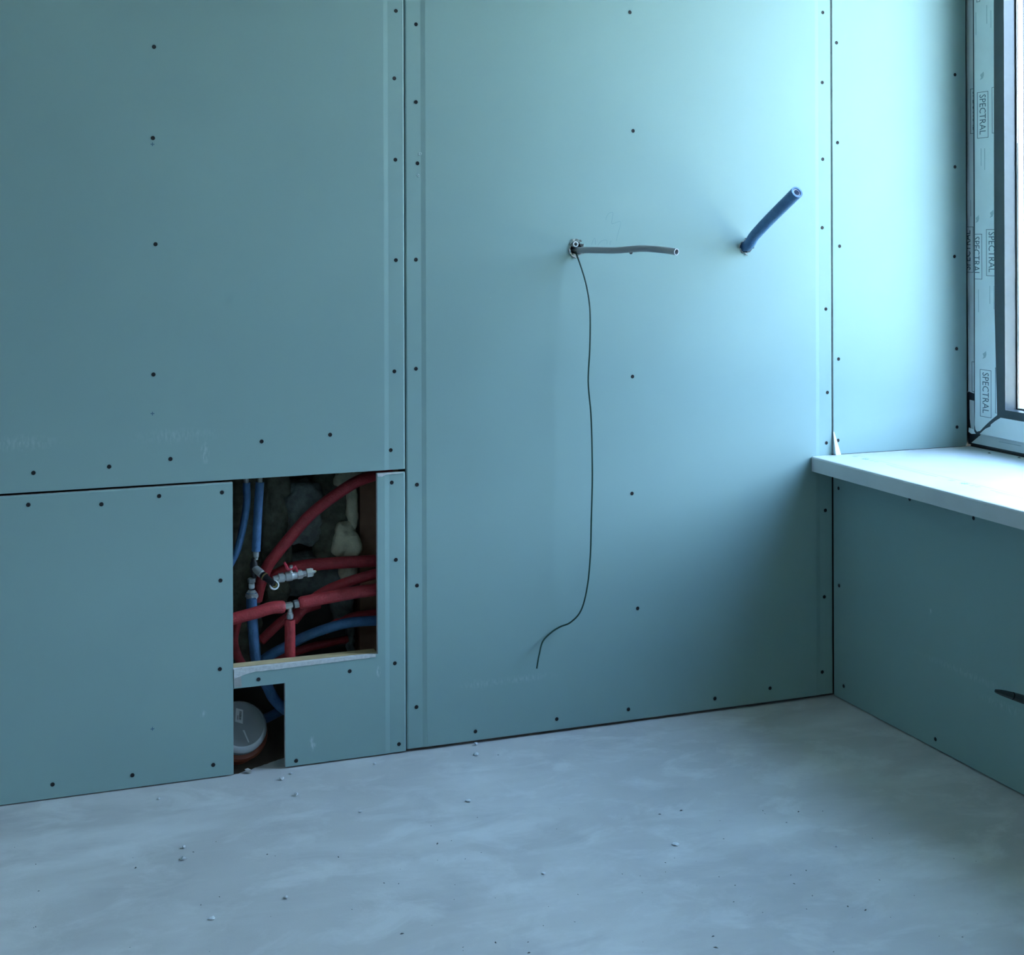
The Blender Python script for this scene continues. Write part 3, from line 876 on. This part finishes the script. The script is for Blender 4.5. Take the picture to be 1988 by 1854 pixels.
def film_box(px0, py0, px1, py1, x, film, text=True, flip=False, clip=None):
    """outlined box with the word set sideways, in the plane x"""
    a, b = onX(px0, (py0 + py1) / 2, x), onX(px1, (py0 + py1) / 2, x)
    zt_, zb_ = onX((px0 + px1) / 2, py0, x).z, onX((px0 + px1) / 2, py1, x).z
    y0, y1 = a.y, b.y; lw = 0.0014; xx = x - 0.0006
    A = [[], []]
    for (ya, yb, za, zb) in ((y1, y0, zt_ - lw, zt_), (y1, y0, zb_, zb_ + lw), (y0 - lw * 1.4, y0, zb_, zt_), (y1, y1 + lw * 1.4, zb_, zt_)):
        if clip:
            ya, yb = max(ya, clip[0]), min(yb, clip[1])
            if yb - ya < 1e-5: continue
        add(A, box(xx - 0.0002, xx, ya, yb, za, zb))
    g = mk('printed_box', A[0], A[1], M_FILM_PRINT); g.data.transform(WINV); g.parent = film
    if not text: return
    hgt, wid = abs(y1 - y0), zt_ - zb_
    tx = flat_text('SPECTRAL', 1.0, (0, 0, -1), (0, -1, 0), (0, 0, 0), M_FILM_PRINT, 'printed_text', None, extr=0.0)
    xs = [v.co.z for v in tx.data.vertices]; ys = [v.co.y for v in tx.data.vertices]
    lx, ly = max(xs) - min(xs), max(ys) - min(ys)
    sx, sy = wid * 0.86 / lx, hgt * 0.56 / ly
    for v in tx.data.vertices:
        s_ = (max(xs) - v.co.z) * sx + wid * 0.06          # along the word
        u_ = (max(ys) - v.co.y) * sy + hgt * 0.22          # letter height
        if flip:
            s_, u_ = wid - s_, hgt - u_
        v.co = (xx - 0.0002, y0 - u_, zt_ - s_)
    bm = bmesh.new(); bm.from_mesh(tx.data)
    if clip:
        bmesh.ops.bisect_plane(bm, geom=bm.verts[:] + bm.edges[:] + bm.faces[:], plane_co=(0, clip[0], 0), plane_no=(0, -1, 0), clear_outer=True)
        bmesh.ops.bisect_plane(bm, geom=bm.verts[:] + bm.edges[:] + bm.faces[:], plane_co=(0, clip[1], 0), plane_no=(0, 1, 0), clear_outer=True)
    bm.to_mesh(tx.data); bm.free()
    tx.data.transform(WINV); tx.parent = film
cl1 = (onX(1930.5, 400, XSA).y, onX(1892, 400, XSA).y)
cl3 = (onX(1890, 400, XFR).y - 0.001, onX(1877.5, 400, XFR).y)
film_box(1897.5, 178, 1919, 268, XSA, film1)
film_box(1885, 454, 1907, 542, XSA, film1, clip=cl1)
film_box(1915, 445, 1937, 536, XSA, film1, clip=cl1)
film_box(1903, 718, 1925, 810, XSA, film1)
film_box(1926, 168, 1948, 258, XSA, film1, text=False, clip=cl1)
film_box(1932.5, 715, 1955, 804, XSA, film1, text=False, clip=(onX(1935, 700, XSA).y, 0))
film_box(1896, -90, 1903, 4, XSA, film1, text=False)
film_box(1884, 171, 1906, 259, XFR, film3, clip=cl3)
film_box(1866, 440, 1890, 529, XFR, film3, flip=True, clip=cl3)
film_box(1887, 703, 1909, 762, XFR, film3, text=False, clip=(onX(1893, 700, XFR).y, 0))
# lines of small print and faint emblems, too fine to read
def fine_line(px, py0, py1, x, film, w=0.0012, mat=M_FILM_FINE):
    a, b = onX(px, py0, x), onX(px, py1, x)
    g = mk('small_print', *box(x - 0.0008, x - 0.0006, a.y - w, a.y + w, b.z, a.z), mat); g.data.transform(WINV); g.parent = film
for (px, a, b) in ((1895, 24, 68), (1916, 10, 46), (1924, 20, 54), (1905, 288, 322), (1912, 288, 330), (1900, 562, 606), (1922, 555, 590), (1930, 555, 600)):
    fine_line(px, a, b, XSA, film1)
for (px, a, b) in ((1885, 388, 420),):
    fine_line(px, a, b, XFR, film3)
for (px, py) in ((1907, 148), (1926, 416), (1898, 426), (1912, 690)):
    p = onX(px, py, XSA)
    tri = [(0.006, 0.012), (-0.008, 0.004), (-0.004, -0.003), (-0.009, -0.010), (0.003, -0.006), (0.007, 0.002)]
    g = mk('printed_emblem', *plate([(XSA - 0.0006, p.y - a, p.z + b) for a, b in tri], NX, 0.0002), M_FILM_FINE); g.data.transform(WINV); g.parent = film1
for (y0_, w_) in ((-0.12, 0.09), (-0.30, 0.09)):
    g = mk('small_print', *box(XFR - 0.0008, XFR - 0.0006, y0_ - w_, y0_, ZST + 0.027, ZST + 0.0285), M_FILM_FINE); g.data.transform(WINV); g.parent = film5

# ------------------------------------------------------------------ garden outside
gr = mk('ground', *box(-60, 80, -60, 60, -0.62, -0.5), M_GRASS)
tag(gr, 'sunlit pale gravel outside the window', 'ground', 'structure')
V, Fc = [], []
nh = 120; prof_h = [(0, 0), (-0.3, 0.8), (-0.25, 1.8), (0.2, 2.9), (0.9, 3.3), (1.6, 2.8), (1.9, 1.4), (1.9, 0)]
for i in range(nh + 1):
    y = -30 + 60 * i / nh
    for k, (a, b) in enumerate(prof_h):
        nn = noise.noise(Vector((y * 0.7, k * 1.3, 0))) + 0.6 * noise.noise(Vector((y * 2.1, k * 2.3, 5)))
        V.append((13 + a + 0.35 * nn, y, -0.5 + b * (1 + 0.16 * nn)))
kk = len(prof_h)
for i in range(nh):
    for k in range(kk - 1):
        Fc.append((i * kk + k, i * kk + k + 1, (i + 1) * kk + k + 1, (i + 1) * kk + k))
Fc += [tuple(range(kk)), tuple(range(nh * kk, nh * kk + kk))]
hedge = mk('hedge', V, Fc, M_HEDGE)
tag(hedge, 'tall dark hedge across the gravel outside the window', 'hedge')

# ------------------------------------------------------------------ pipes sticking out of the wall
def thing(name, parts, label, cat, base=None, group=None):
    """parts: list of (part name, geometry, material, smooth[, sub-parts])"""
    root = empty(name, base or (0, 0, 0))
    inv = Matrix.Translation(-Vector(root.location))
    def build(pl, par):
        for p in pl:
            o = mk(p[0], p[1][0], p[1][1], p[2], smooth=p[3]); o.data.transform(inv); o.parent = par
            if len(p) > 4 and p[4]: build(p[4], o)
    build(parts, root)
    return tag(root, label, cat, None, group)
def sm(g):   # smooth shading flag helper
    return g
def mod_smooth(root):
    for o in root.children_recursive:
        if o.type == 'MESH' and any(p.use_smooth for p in o.data.polygons):
            o.data.set_sharp_from_angle(angle=math.radians(40))

# grey conduit
c = HC
e0 = onY(1313.5, 489, -0.305)
cp = [Vector((c.x + 0.004, 0.10, c.z - 0.004)), Vector((c.x + 0.005, 0.0, c.z - 0.0045)), onY(1150, 485.5, -0.065), onY(1196, 486, -0.13), onY(1245, 482.5, -0.20), onY(1285, 485, -0.26), e0]
tdir = (cp[-1] - cp[-2]).normalized()
gc = thing('conduit_pipe', [
    ('pipe', tube(cp, 0.0080, 16, 7, 'flat', 'open', 0.0016, 0.06), M_CONDUIT, True),
    ('cut_rim', annulus(e0 - tdir * 0.0004, tdir, 0.0081, 0.0063, 0.0007, 18), M_CONDUIT_RIM, False)],
    'thin grey plastic conduit jutting sideways out of a ragged wall hole', 'conduit', c)
mod_smooth(gc)
# short empty sleeve just above it
e1 = onY(1118, 474, -0.006)
sl = thing('sleeve_pipe', [('pipe', tube([(e1.x, 0.06, e1.z), e1], 0.0072, 14, 3, 'flat', 'open', 0.0022, 0.05), M_STRIP, True)],
           'short white open pipe end tucked above the grey conduit in the same hole', 'pipe', e1)
mod_smooth(sl)
# green and yellow earth wire
wp = [((1117, 488), 0.02), ((1118.5, 492), -0.012), ((1127, 515), -0.030), ((1137, 548), -0.048), ((1144, 585), -0.060), ((1146, 620), -0.066), ((1145, 680), -0.068), ((1142, 740), -0.068), ((1147, 800), -0.070),
      ((1149, 850), -0.072), ((1150, 930), -0.074), ((1148, 1010), -0.074), ((1146, 1080), -0.070), ((1140, 1140), -0.058), ((1128, 1185), -0.040), ((1108, 1208), -0.022), ((1087, 1217), -0.008), ((1070, 1228), -0.006), ((1054, 1245), -0.012), ((1047, 1270), -0.026), ((1042, 1298), -0.042)]
WP = [onY(q[0], q[1], y if y > -0.02 else -0.02 + (y + 0.02) * 0.8) for q, y in wp]
wv, wfc = tube(WP, 0.0020, 10, 6, 'flat', 'flat')
M_GREEN = simple('green_wire', (0.008, 0.050, 0.032), 0.4)
M_YEL = simple('yellow_wire', (0.36, 0.38, 0.05), 0.4)
wire = mk('earth_wire', wv, wfc, [M_GREEN, M_YEL], None, None, True)
base = Vector(WP[0])
_ys = Vector((0.45, 0.45, -0.77))
for p in wire.data.polygons:
    if p.normal.dot(_ys) > 0.80:
        p.material_index = 1
wire.data.transform(Matrix.Translation(-base)); wire.location = base
tag(wire, 'long thin green and yellow earth wire dangling down the wall', 'wire')
# blue insulated pipe stub
e2 = onY(1547.5, 373, -0.235)
bp_ = [Vector((HB.x, 0.09, HB.z + 0.004)), Vector((HB.x + 0.001, 0.0, HB.z + 0.002)), onY(1466, 456, -0.05), onY(1492, 428, -0.11), onY(1520, 400, -0.175), e2]
td = (bp_[-1] - bp_[-2]).normalized()
bs = thing('blue_pipe', [
    ('insulation', tube(bp_, lambda t: 0.0140 + 0.0016 * t, 18, 7, 'flat', 'open', 0.0045, 0.05, 0.015), M_BLUE, True),
    ('inner_pipe', tube([e2 - td * 0.08, e2 - td * 0.002], 0.0098, 16, 2, 'flat', 'open', 0.0018, 0.05), M_BLUE_IN, True)],
    'blue foam sleeved pipe stub angled up out of the wall near the window', 'pipe', HB)
mod_smooth(bs)
# black cable end from the parapet, tip in view
tip = onX(1932, 1341, -0.20)
q1, q2, q3 = onX(1966, 1351, -0.165), onX(1990, 1359, -0.135), onX(2030, 1373, -0.08)
root_c = onX(2075, 1386, 0.01)
bc = thing('cable', [
    ('sheath', tube([q1, q2, q3, root_c], lambda t: 0.0082 + 0.0012 * min(1, t * 3), 14, 6, 'flat', 'flat'), M_BLACK_G, True),
    ('stripped_end', tube([tip, tip.lerp(q1, 0.35), tip.lerp(q1, 0.98)], lambda t: 0.0034 + 0.0046 * t ** 0.8, 7, 4, 'flat', 'flat'), M_BLACK_G, False)],
    'black cable with a tapered tip reaching in over the parapet wall', 'cable', root_c)
mod_smooth(bc)

# ------------------------------------------------------------------ plumbing inside the service opening
def Y(px, py, y): return onY(px, py, y)
def path(pts): return [onY(a, b, y) for a, b, y in pts]

o = thing('red_pipe', [('insulation', tube(path([(760, 915, .10), (726, 923, .10), (689, 937, .10), (646, 965, .105), (603, 999, .11), (568, 1038, .115), (538, 1074, .12), (519, 1100, .125), (505, 1135, .13), (498, 1165, .14)]), 0.0142, 16, 6, wob=.02), M_RED, True)],
          'red sleeved pipe curving diagonally from the top corner of the opening', 'pipe', Y(646, 965, .105), 'red sleeved pipes in the service opening'); mod_smooth(o)
o = thing('red_pipe', [('insulation', tube(path([(765, 1088, .12), (725, 1089, .12), (667, 1092, .125), (624, 1095, .13), (581, 1100, .142), (542, 1111, .158), (515, 1128, .175)]), 0.0150, 16, 6, wob=.02), M_RED, True)],
          'red sleeved pipe running level behind the red levered valve', 'pipe', Y(667, 1092, .125), 'red sleeved pipes in the service opening'); mod_smooth(o)
o = thing('red_pipe', [('insulation', tube(path([(765, 1104, .086), (725, 1115, .086), (678, 1129, .093), (635, 1146, .105), (600, 1170, .115), (570, 1205, .125)]), 0.0125, 16, 6, wob=.02), M_RED, True)],
          'red sleeved pipe slanting down just above the tee branch', 'pipe', Y(678, 1129, .12), 'red sleeved pipes in the service opening'); mod_smooth(o)
o = thing('red_pipe', [('insulation', tube(path([(620, 1172, .165), (585, 1185, .16), (549, 1205, .155), (525, 1226, .15), (508, 1243, .145)]), 0.0118, 14, 6, 'flat', 'round', wob=.02), M_RED, True)],
          'red sleeved pipe stub ending low behind the tee branch', 'pipe', Y(549, 1205, .135), 'red sleeved pipes in the service opening'); mod_smooth(o)
o = thing('red_pipe', [('insulation', tube(path([(765, 1186, .15), (725, 1191, .15), (690, 1196, .155), (660, 1206, .16), (630, 1225, .17)]), 0.0105, 14, 6, wob=.02), M_RED, True)],
          'dim red sleeved pipe lying just above the low blue pipe', 'pipe', Y(690, 1196, .155), 'red sleeved pipes in the service opening'); mod_smooth(o)
o = thing('red_pipe', [('insulation', tube(path([(466, 1195, .155), (459, 1215, .15), (454, 1245, .145), (462, 1275, .14), (476, 1300, .14)]), 0.0105, 14, 6, wob=.02), M_RED, True)],
          'dim red sleeved pipe dropping down the left edge of the opening', 'pipe', Y(454, 1245, .145), 'red sleeved pipes in the service opening'); mod_smooth(o)
o = thing('red_pipe', [('insulation', tube(path([(500, 1290, .17), (560, 1270, .17), (620, 1252, .175), (680, 1240, .18)]), 0.0100, 14, 6, wob=.02), M_RED, True)],
          'deepest red sleeved pipe under the low blue pipe', 'pipe', Y(620, 1252, .175), 'red sleeved pipes in the service opening'); mod_smooth(o)

# tee branch: three red sleeves on a metal tee
tc_ = Y(563, 1175.5, .060)
tl, tr = Y(549, 1178, .060), Y(586, 1170, .058)
axs = (tr - tl).normalized()
dn = Vector((0, 0, -1))
tee = [
    ('insulation', tube(path([(415, 1212, .066), (450, 1202, .064), (495, 1190, .061), (527, 1180, .060), (548, 1178.5, .060)]), lambda t: 0.0135 + 0.0018 * t, 18, 6, 'flat', 'round', wob=.02), M_RED, True),
    ('insulation', tube(path([(585, 1170, .058), (605, 1166, .058), (646, 1158, .058), (690, 1150, .056), (726, 1145, .054), (765, 1138, .052)]), 0.0150, 18, 6, 'round', 'flat', wob=.02), M_RED, True),
    ('insulation', tube(path([(562.5, 1203, .062), (563, 1230, .063), (563, 1272, .066), (564, 1320, .070)]), 0.0128, 18, 6, 'open', 'flat', wall=.004, depth=.02, wob=.02), M_RED, True),
    ('tee_body', lathe(tl - axs * 0.002, axs, [(0, .0085), (0.020, .0087), (0.0235, .0087), (0.0236, .0066), (0.026, .0066)], 18), M_METAL, True, [
        ('collar_ring', lathe(tl + axs * 0.0238, axs, [(0, .0085), (.001, .0096), (.0026, .0096), (.0032, .0085)], 18), M_RUBBER, True)]),
    ('nut', lathe(tl + axs * 0.0272, axs, [(0, .0086), (.001, .0100), (.009, .0102), (.016, .0088)], 8), M_NUT, False),
    ('branch', lathe(tc_ + dn * 0.004, dn, [(0, .0058), (.011, .0058), (.0115, .0068), (.0165, .0068), (.017, .0062), (.019, .0062)], 16), M_METAL, True),
    ('nut', lathe(tc_ + dn * 0.0205, dn, [(0, .0070), (.001, .0082), (.009, .0080), (.012, .0066)], 8), M_NUT, False)]
o = thing('red_pipe_tee', tee, 'red sleeved pipes meeting at a shiny metal tee fitting', 'pipe fitting', tc_); mod_smooth(o)

# low blue pipe
o = thing('blue_pipe', [('insulation', tube(path([(770, 1203, .10), (726, 1205, .10), (678, 1209, .10), (635, 1220, .105), (592, 1236, .11), (560, 1253, .118), (523, 1273, .128), (490, 1300, .145)]), 0.0122, 16, 6, wob=.015), M_BLUE, True)],
          'blue sleeved pipe arching low across the bottom of the opening', 'pipe', Y(635, 1220, .105)); mod_smooth(o)
# leftmost blue pipe with a pale fitting on top
o = thing('blue_pipe', [
    ('insulation', tube(path([(478.5, 937, .105), (479, 976, .105), (472.5, 1019, .107), (462, 1063, .11), (450, 1090, .115), (432, 1120, .12)]), 0.0090, 14, 6, wob=.015), M_BLUE, True),
    ('fitting', tube(path([(478, 905, .105), (478, 938, .105)]), 0.0066, 12, 3), M_NUT, True)],
    'slim blue sleeved pipe bending out of sight at the left edge of the opening', 'pipe', Y(479, 976, .105)); mod_smooth(o)
# blue pipe behind the drain notch
o = thing('blue_pipe', [('insulation', tube(path([(600, 1358, .168), (552, 1377, .175), (524, 1391, .19), (496, 1404, .212)]), 0.0115, 14, 6, wob=.015), M_BLUE, True)],
          'dim blue sleeved pipe behind the grey drain cap', 'pipe', Y(552, 1378, .145)); mod_smooth(o)

# blue riser with tee, elbow outlet and ball valve
J = Y(493, 1102, .096)                       # tee centre
top_n = Y(497, 1071, .096); bot_n = Y(488.5, 1136, .096)
zax = Vector((0, 0, 1))
outl = Y(533.3, 1135.6, .045)                # mouth of the outlet
oax = (outl - J).normalized()
olen = (outl - J).length
mouth_ax = (CAM - outl).normalized() * 0.93 + Vector((0.10, 0, 0.05)); mouth_ax.normalize()
v0, v1 = Y(540, 1122.5, .060), Y(612, 1109.5, .060)
vax = (v1 - v0).normalized(); vl = (v1 - v0).length
def fr(a): return vl * a
st0 = v0 + vax * fr(.345)
sup = (Vector((0, 0, 1)) - vax * vax.z).normalized(); sup = (sup + Vector((0, -0.45, 0))).normalized()
hub = st0 + sup * 0.020
hdir = sup.cross(Vector((0, -1, 0.3))).normalized()
hv, hf = [], []
H = [[], []]
for s in (-1, 1):
    add(H, tube([hub + hdir * s * 0.002 + sup * 0.001, hub + hdir * s * 0.009 + sup * 0.004, hub + hdir * s * 0.0125 + sup * (0.014 if s < 0 else -0.004), hub + hdir * s * 0.0155 + sup * (0.022 if s < 0 else -0.012)], lambda t: 0.0046 - 0.0016 * t, 8, 4, 'round', 'round'))
riser = [
    ('insulation', tube(path([(504.5, 936, .096), (502, 975, .096), (499.5, 1019, .096), (497, 1070, .096)]), 0.0106, 16, 6, wob=.015), M_BLUE, True, [
        ('end_fitting', tube(path([(504.5, 905, .096), (504.5, 938, .096)]), 0.0066, 12, 3), M_NUT, True)]),
    ('insulation', tube(path([(488.5, 1150, .096), (489, 1192, .096), (492.5, 1235, .095), (497, 1278, .096), (508, 1310, .104), (520, 1334, .112), (533, 1358, .115), (558, 1380, .115), (600, 1398, .115)]), lambda t: 0.0130, 16, 6, wob=.015), M_BLUE, True),
    ('nut', lathe(top_n + zax * 0.001, -zax, [(0, .0062), (.002, .0074), (.013, .0070), (.016, .0050), (.020, .0050)], 8), M_NUT, False),
    ('tee_body', lathe(J + zax * 0.022, -zax, [(0, .0058), (.006, .0064), (.012, .0092), (.032, .0092), (.036, .0064), (.046, .0058)], 18), M_BLACK, True),
    ('nut', lathe(bot_n + zax * 0.018, -zax, [(0, .0055), (.002, .0094), (.011, .0094), (.013, .0062), (.016, .0062)], 8), M_NUT, False),
    ('ferrule', lathe(bot_n + zax * 0.0035, -zax, [(0, .0066), (.001, .0074), (.009, .0074), (.011, .0066)], 16), M_STRIP, True),
    ('elbow', lathe(J, oax, [(0.0, .0088), (olen * .12, .0096), (olen * .36, .0096), (olen * .38, .0078), (olen * .40, .0078)], 18), M_NUT, True),
    ('coupling', lathe(J, oax, [(olen * .42, .0085), (olen * .45, .0094), (olen * .56, .0094), (olen * .57, .0075), (olen * .97, .0082)], 18), M_BLACK, True, [
        ('lock_ring', lathe(J + oax * olen * .49, oax, [(0, .0090), (.0005, .0099), (.004, .0099), (.0045, .0090)], 18), M_BRASS, True)]),
    ('outlet', tube([outl - mouth_ax * 0.016, outl], 0.0112, 20, 2, 'flat', 'open', .0034, .013), M_STRIP, True, [
        ('outlet_core', tube([outl - mouth_ax * 0.014, outl - mouth_ax * 0.004], 0.0058, 14, 2, 'flat', 'open', .0028, .008), M_BRASS, True)]),
    ('valve_nut', lathe(v0, vax, [(-.012, .0070), (0, .0085), (fr(.02), .0112), (fr(.15), .0116), (fr(.16), .0088), (fr(.19), .0088)], 10), M_NUT, False),
    ('valve_body', lathe(v0, vax, [(fr(.19), .0092), (fr(.20), .0108), (fr(.23), .0114), (fr(.36), .0116), (fr(.38), .0100), (fr(.50), .0096)], 18), M_NUT, True),
    ('valve_hexagon', lathe(v0, vax, [(fr(.50), .0096), (fr(.52), .0110), (fr(.64), .0110), (fr(.66), .0078), (fr(.75), .0074)], 6, 0.3), M_NUT, False),
    ('end_plug', lathe(v0, vax, [(fr(.75), .0078), (fr(.77), .0114), (fr(.90), .0116), (fr(.94), .0096), (fr(.95), .0040), (fr(1.0), .0036)], 6, 0.1), M_METAL, False, [
        ('brass_tip', lathe(v0, vax, [(fr(.95), .0028), (fr(1.01), .0028), (fr(1.03), .0018)], 8), M_BRASS, True)]),
    ('valve_stem', lathe(st0 + sup * .008, sup, [(0, .0046), (.004, .0046), (.005, .0034), (.017, .0034), (.0175, .0048), (.021, .0044), (.022, .0020)], 8), M_METAL, False),
    ('valve_handle', (H[0], H[1]), M_REDPL, True)]
# torn foil collar under the lower joint
rnd = random.Random(4); V, Fc = [], []
cc = Y(488.5, 1150, .096); nn = 22
for k in range(nn):
    a = 2 * PI * k / nn
    V.append(cc + Vector((math.cos(a) * .0078, math.sin(a) * .0078, .006)))
for k in range(nn):
    a = 2 * PI * k / nn; r = .0140 + rnd.uniform(0, .0016)
    V.append(cc + Vector((math.cos(a) * r, math.sin(a) * r, -.004)))
for k in range(nn):
    a = 2 * PI * k / nn; r = .0146 + rnd.uniform(0, .002)
    V.append(cc + Vector((math.cos(a) * r, math.sin(a) * r, -.008 - rnd.uniform(0, .008))))
for r0 in (0, nn):
    for k in range(nn):
        j = (k + 1) % nn
        Fc.append((r0 + k, r0 + j, r0 + nn + j, r0 + nn + k))
riser.append(('foil_collar', (V, Fc), M_FOIL, False))
o = thing('blue_pipe_riser', riser, 'blue sleeved riser pipe carrying a metal ball valve with a red lever', 'pipe fitting', J); mod_smooth(o)

# ------------------------------------------------------------------ drain pipe in the notch
dc = Y(468, 1406, .082)
vdir = (CAM - dc).normalized()
vr = Vector((0, 0, 1)).cross(vdir).normalized()       # picture right
vu = vdir.cross(vr).normalized()
dax = (vdir * 0.88 + vr * 0.20 + vu * 0.40).normalized()
e_r = (vr - dax * vr.dot(dax)).normalized(); e_u = dax.cross(e_r)
R0 = 0.0645
stk = []
def on_cap(px, py):
    d = ray(px, py); t = (dc - CAM).dot(dax) / d.dot(dax)
    return CAM + d * t
sq = [on_cap(420 + a / 6.865, 1250 + b / 6.865) for a, b in ((262, 855), (356, 880), (352, 1066), (250, 1036))]
bars = [[], []]
u_, w_ = sq[1] - sq[0], sq[3] - sq[0]
t_ = 0.16
rnd = random.Random(9)
while t_ < 0.80:
    w = rnd.choice((0.022, 0.035, 0.05))
    add(bars, plate([sq[0] + u_ * .50 + w_ * t_ + dax * .0005, sq[0] + u_ * .82 + w_ * t_ + dax * .0005, sq[0] + u_ * .82 + w_ * (t_ + w) + dax * .0005, sq[0] + u_ * .50 + w_ * (t_ + w) + dax * .0005], dax, .0001))
    t_ += w + rnd.choice((0.02, 0.03))
add(bars, plate([sq[0] + u_ * .30 + w_ * .5 + dax * .0005, sq[0] + u_ * .38 + w_ * .5 + dax * .0005, sq[0] + u_ * .38 + w_ * .82 + dax * .0005, sq[0] + u_ * .30 + w_ * .82 + dax * .0005], dax, .0001))
scr = [on_cap(420 + a / 6.865, 1250 + b / 6.865) for a, b in ((350, 1150), (375, 1150), (440, 1310), (425, 1315))]
drain = [
    ('end_cap', lathe(dc, dax, [(-.050, R0 - .0035), (-.030, R0 - .0035), (-.028, R0 - .0015), (-.016, R0 - .0015), (-.004, R0 - .009), (0, R0 - .010), (0, 0.02), (0, 0.0001)], 48), M_GREYPVC, True, [
        ('rim', lathe(dc, dax, [(-.0170, R0 - .0012), (-.0165, R0), (-.013, R0 + .0002), (-.006, R0 - .0042), (-.0015, R0 - .0078), (-.0008, R0 - .0095)], 48), M_GREYPVC_L, True)]),
    ('sticker', plate([p + dax * .0001 for p in sq], dax, .0003), M_LABEL, False, [('barcode', (bars[0], bars[1]), M_INK, False)]),
    ('scratch', plate([p + dax * .0001 for p in scr], dax, .0002), M_GREYPVC_L, False),
    ('socket', lathe(dc, dax, [(-.085, R0 - .002), (-.062, R0 - .002), (-.052, R0 + .006), (-.044, R0 + .009), (-.036, R0 + .006), (-.034, R0 - .002)], 48), M_ORANGE, True),
]
o = thing('drain_pipe', drain, 'capped drain pipe with a grey end cap and barcode sticker in a terracotta socket', 'pipe', dc); mod_smooth(o)

# ------------------------------------------------------------------ crumbs on the floor
def crumb(px, py, w, h, label, flat=0.6, z=0.0, mat=M_CRUMB):
    p = onZ(px, py, z); s = w / 2 / 800.0
    rnd = random.Random(int(px * 7 + py))
    bm = bmesh.new(); bmesh.ops.create_icosphere(bm, subdivisions=1, radius=1.0)
    V = []
    for v in bm.verts:
        k = rnd.uniform(0.65, 1.2)
        V.append(Vector((v.co.x * s * k, v.co.y * s * k, max(-0.8, v.co.z) * s * flat * k)))
    mz = min(v.z for v in V)
    V = [Vector((v.x, v.y, v.z - mz)) for v in V]
    Fc = [tuple(x.index for x in f.verts) for f in bm.faces]; bm.free()
    o = mk('plaster_crumb', V, Fc, mat); o.location = p
    o.rotation_euler = (0, 0, rnd.uniform(0, 6))
    return tag(o, label, 'crumb', None, 'plaster crumbs scattered over the floor')
crumb(482, 1501, 13, 8, 'large grey crumb lying at the broken screed in the drain notch', 0.9, 0.0, M_TORN)
crumb(575, 1545, 9, 8, 'white plaster crumb on the floor below the narrow board', 1.0)
crumb(547, 1514, 9, 7, 'white plaster crumb between the drain notch and its floor dust', 0.8)
crumb(565, 1503, 8, 4, 'flat pale crumb close under the board edge by the notch', 0.5)
crumb(727, 1484, 7, 4, 'small pale crumb close under the wall left of the board seam', 0.6)
crumb(924, 1447, 8, 7, 'white crumb stuck against the bottom edge of the wide board', 1.0)
crumb(924, 1466, 11, 7, 'flat plaster flake on the floor below the wide board', 0.5)
crumb(909, 1556, 11, 8, 'bright white triangular plaster flake alone on the open floor', 0.4)
crumb(308, 1552, 5, 5, 'small white crumb on the floor under the far left board', 0.9)
crumb(357, 1647, 8, 6, 'upper crumb of the pair on the floor at lower left', 0.9)
crumb(356, 1669, 11, 6, 'lower flat crumb of the pair on the floor at lower left', 0.5)
crumb(555, 1744, 8, 5, 'pale crumb on the floor at the lower left middle', 0.7)
crumb(412, 1784, 13, 4, 'pale elongated chip on the floor at the bottom left', 0.3)
crumb(1311, 1640, 14, 8, 'white smeared plaster chip in the middle of the right floor', 0.3)
crumb(1055, 1696, 9, 5, 'white flat chip on the floor below the picture centre', 0.3)
crumb(699, 1577, 6, 3, 'tiny flat chip on the floor below the board seam', 0.5)
crumb(1624, 1644, 5, 4, 'tiny white chip on the floor nearest the window wall', 0.5)

# fine grit, too small to count
rnd = random.Random(21); A = [[], []]
spots = [(780, 1813), (1322, 1574), (1281, 1581), (1481, 1574), (1550, 1576), (1597, 1575), (1527, 1597), (1208, 1697), (1427, 1719), (1577, 1739), (1384, 1818), (1390, 1840), (1729, 1781), (1680, 1767), (1292, 1675), (1292, 1693), (263, 1685), (519, 1659), (657, 1664), (849, 1638), (967, 1466), (1027, 1850), (390, 1757), (75, 1730), (962, 1830), (1566, 1765), (1565, 1690), (1424, 1751), (1542, 1716), (1646, 1760)]
spots += [(rnd.uniform(900, 1900), rnd.uniform(1560, 1850)) for _ in range(40)] + [(rnd.uniform(0, 1000), rnd.uniform(1590, 1850)) for _ in range(25)]
for i, (px, py) in enumerate(spots):
    p = onZ(px, py, 0)
    s = rnd.uniform(0.0012, 0.0030) if i < 30 else rnd.uniform(0.0006, 0.0016); a = rnd.uniform(0, PI); el = rnd.uniform(1, 2.4)
    d = Vector((math.cos(a), math.sin(a), 0)); e = Vector((-math.sin(a), math.cos(a), 0))
    b0 = [p + d * s * el, p + e * s * .6, p - d * s * el * .8, p - e * s * .7]
    add(A, ([*b0, p + Vector((0, 0, s * .8))], [(0, 1, 4), (1, 2, 4), (2, 3, 4), (3, 0, 4), (3, 2, 1, 0)]))
for (px, py) in ((1921, 880), (1979, 889)):
    p = onZ(px, py, ZST); s = 0.004
    add(A, ([p + Vector((s, 0, 0)), p + Vector((0, s * 2, 0)), p + Vector((-s, 0, 0)), p + Vector((0, -s * 2, 0)), p + Vector((0, 0, s * .6))], [(0, 1, 4), (1, 2, 4), (2, 3, 4), (3, 0, 4), (3, 2, 1, 0)]))
gritobj = mk('floor_grit', A[0], A[1], M_GRIT)
tag(gritobj, 'dark specks of grit strewn over the concrete floor', 'grit', 'stuff')
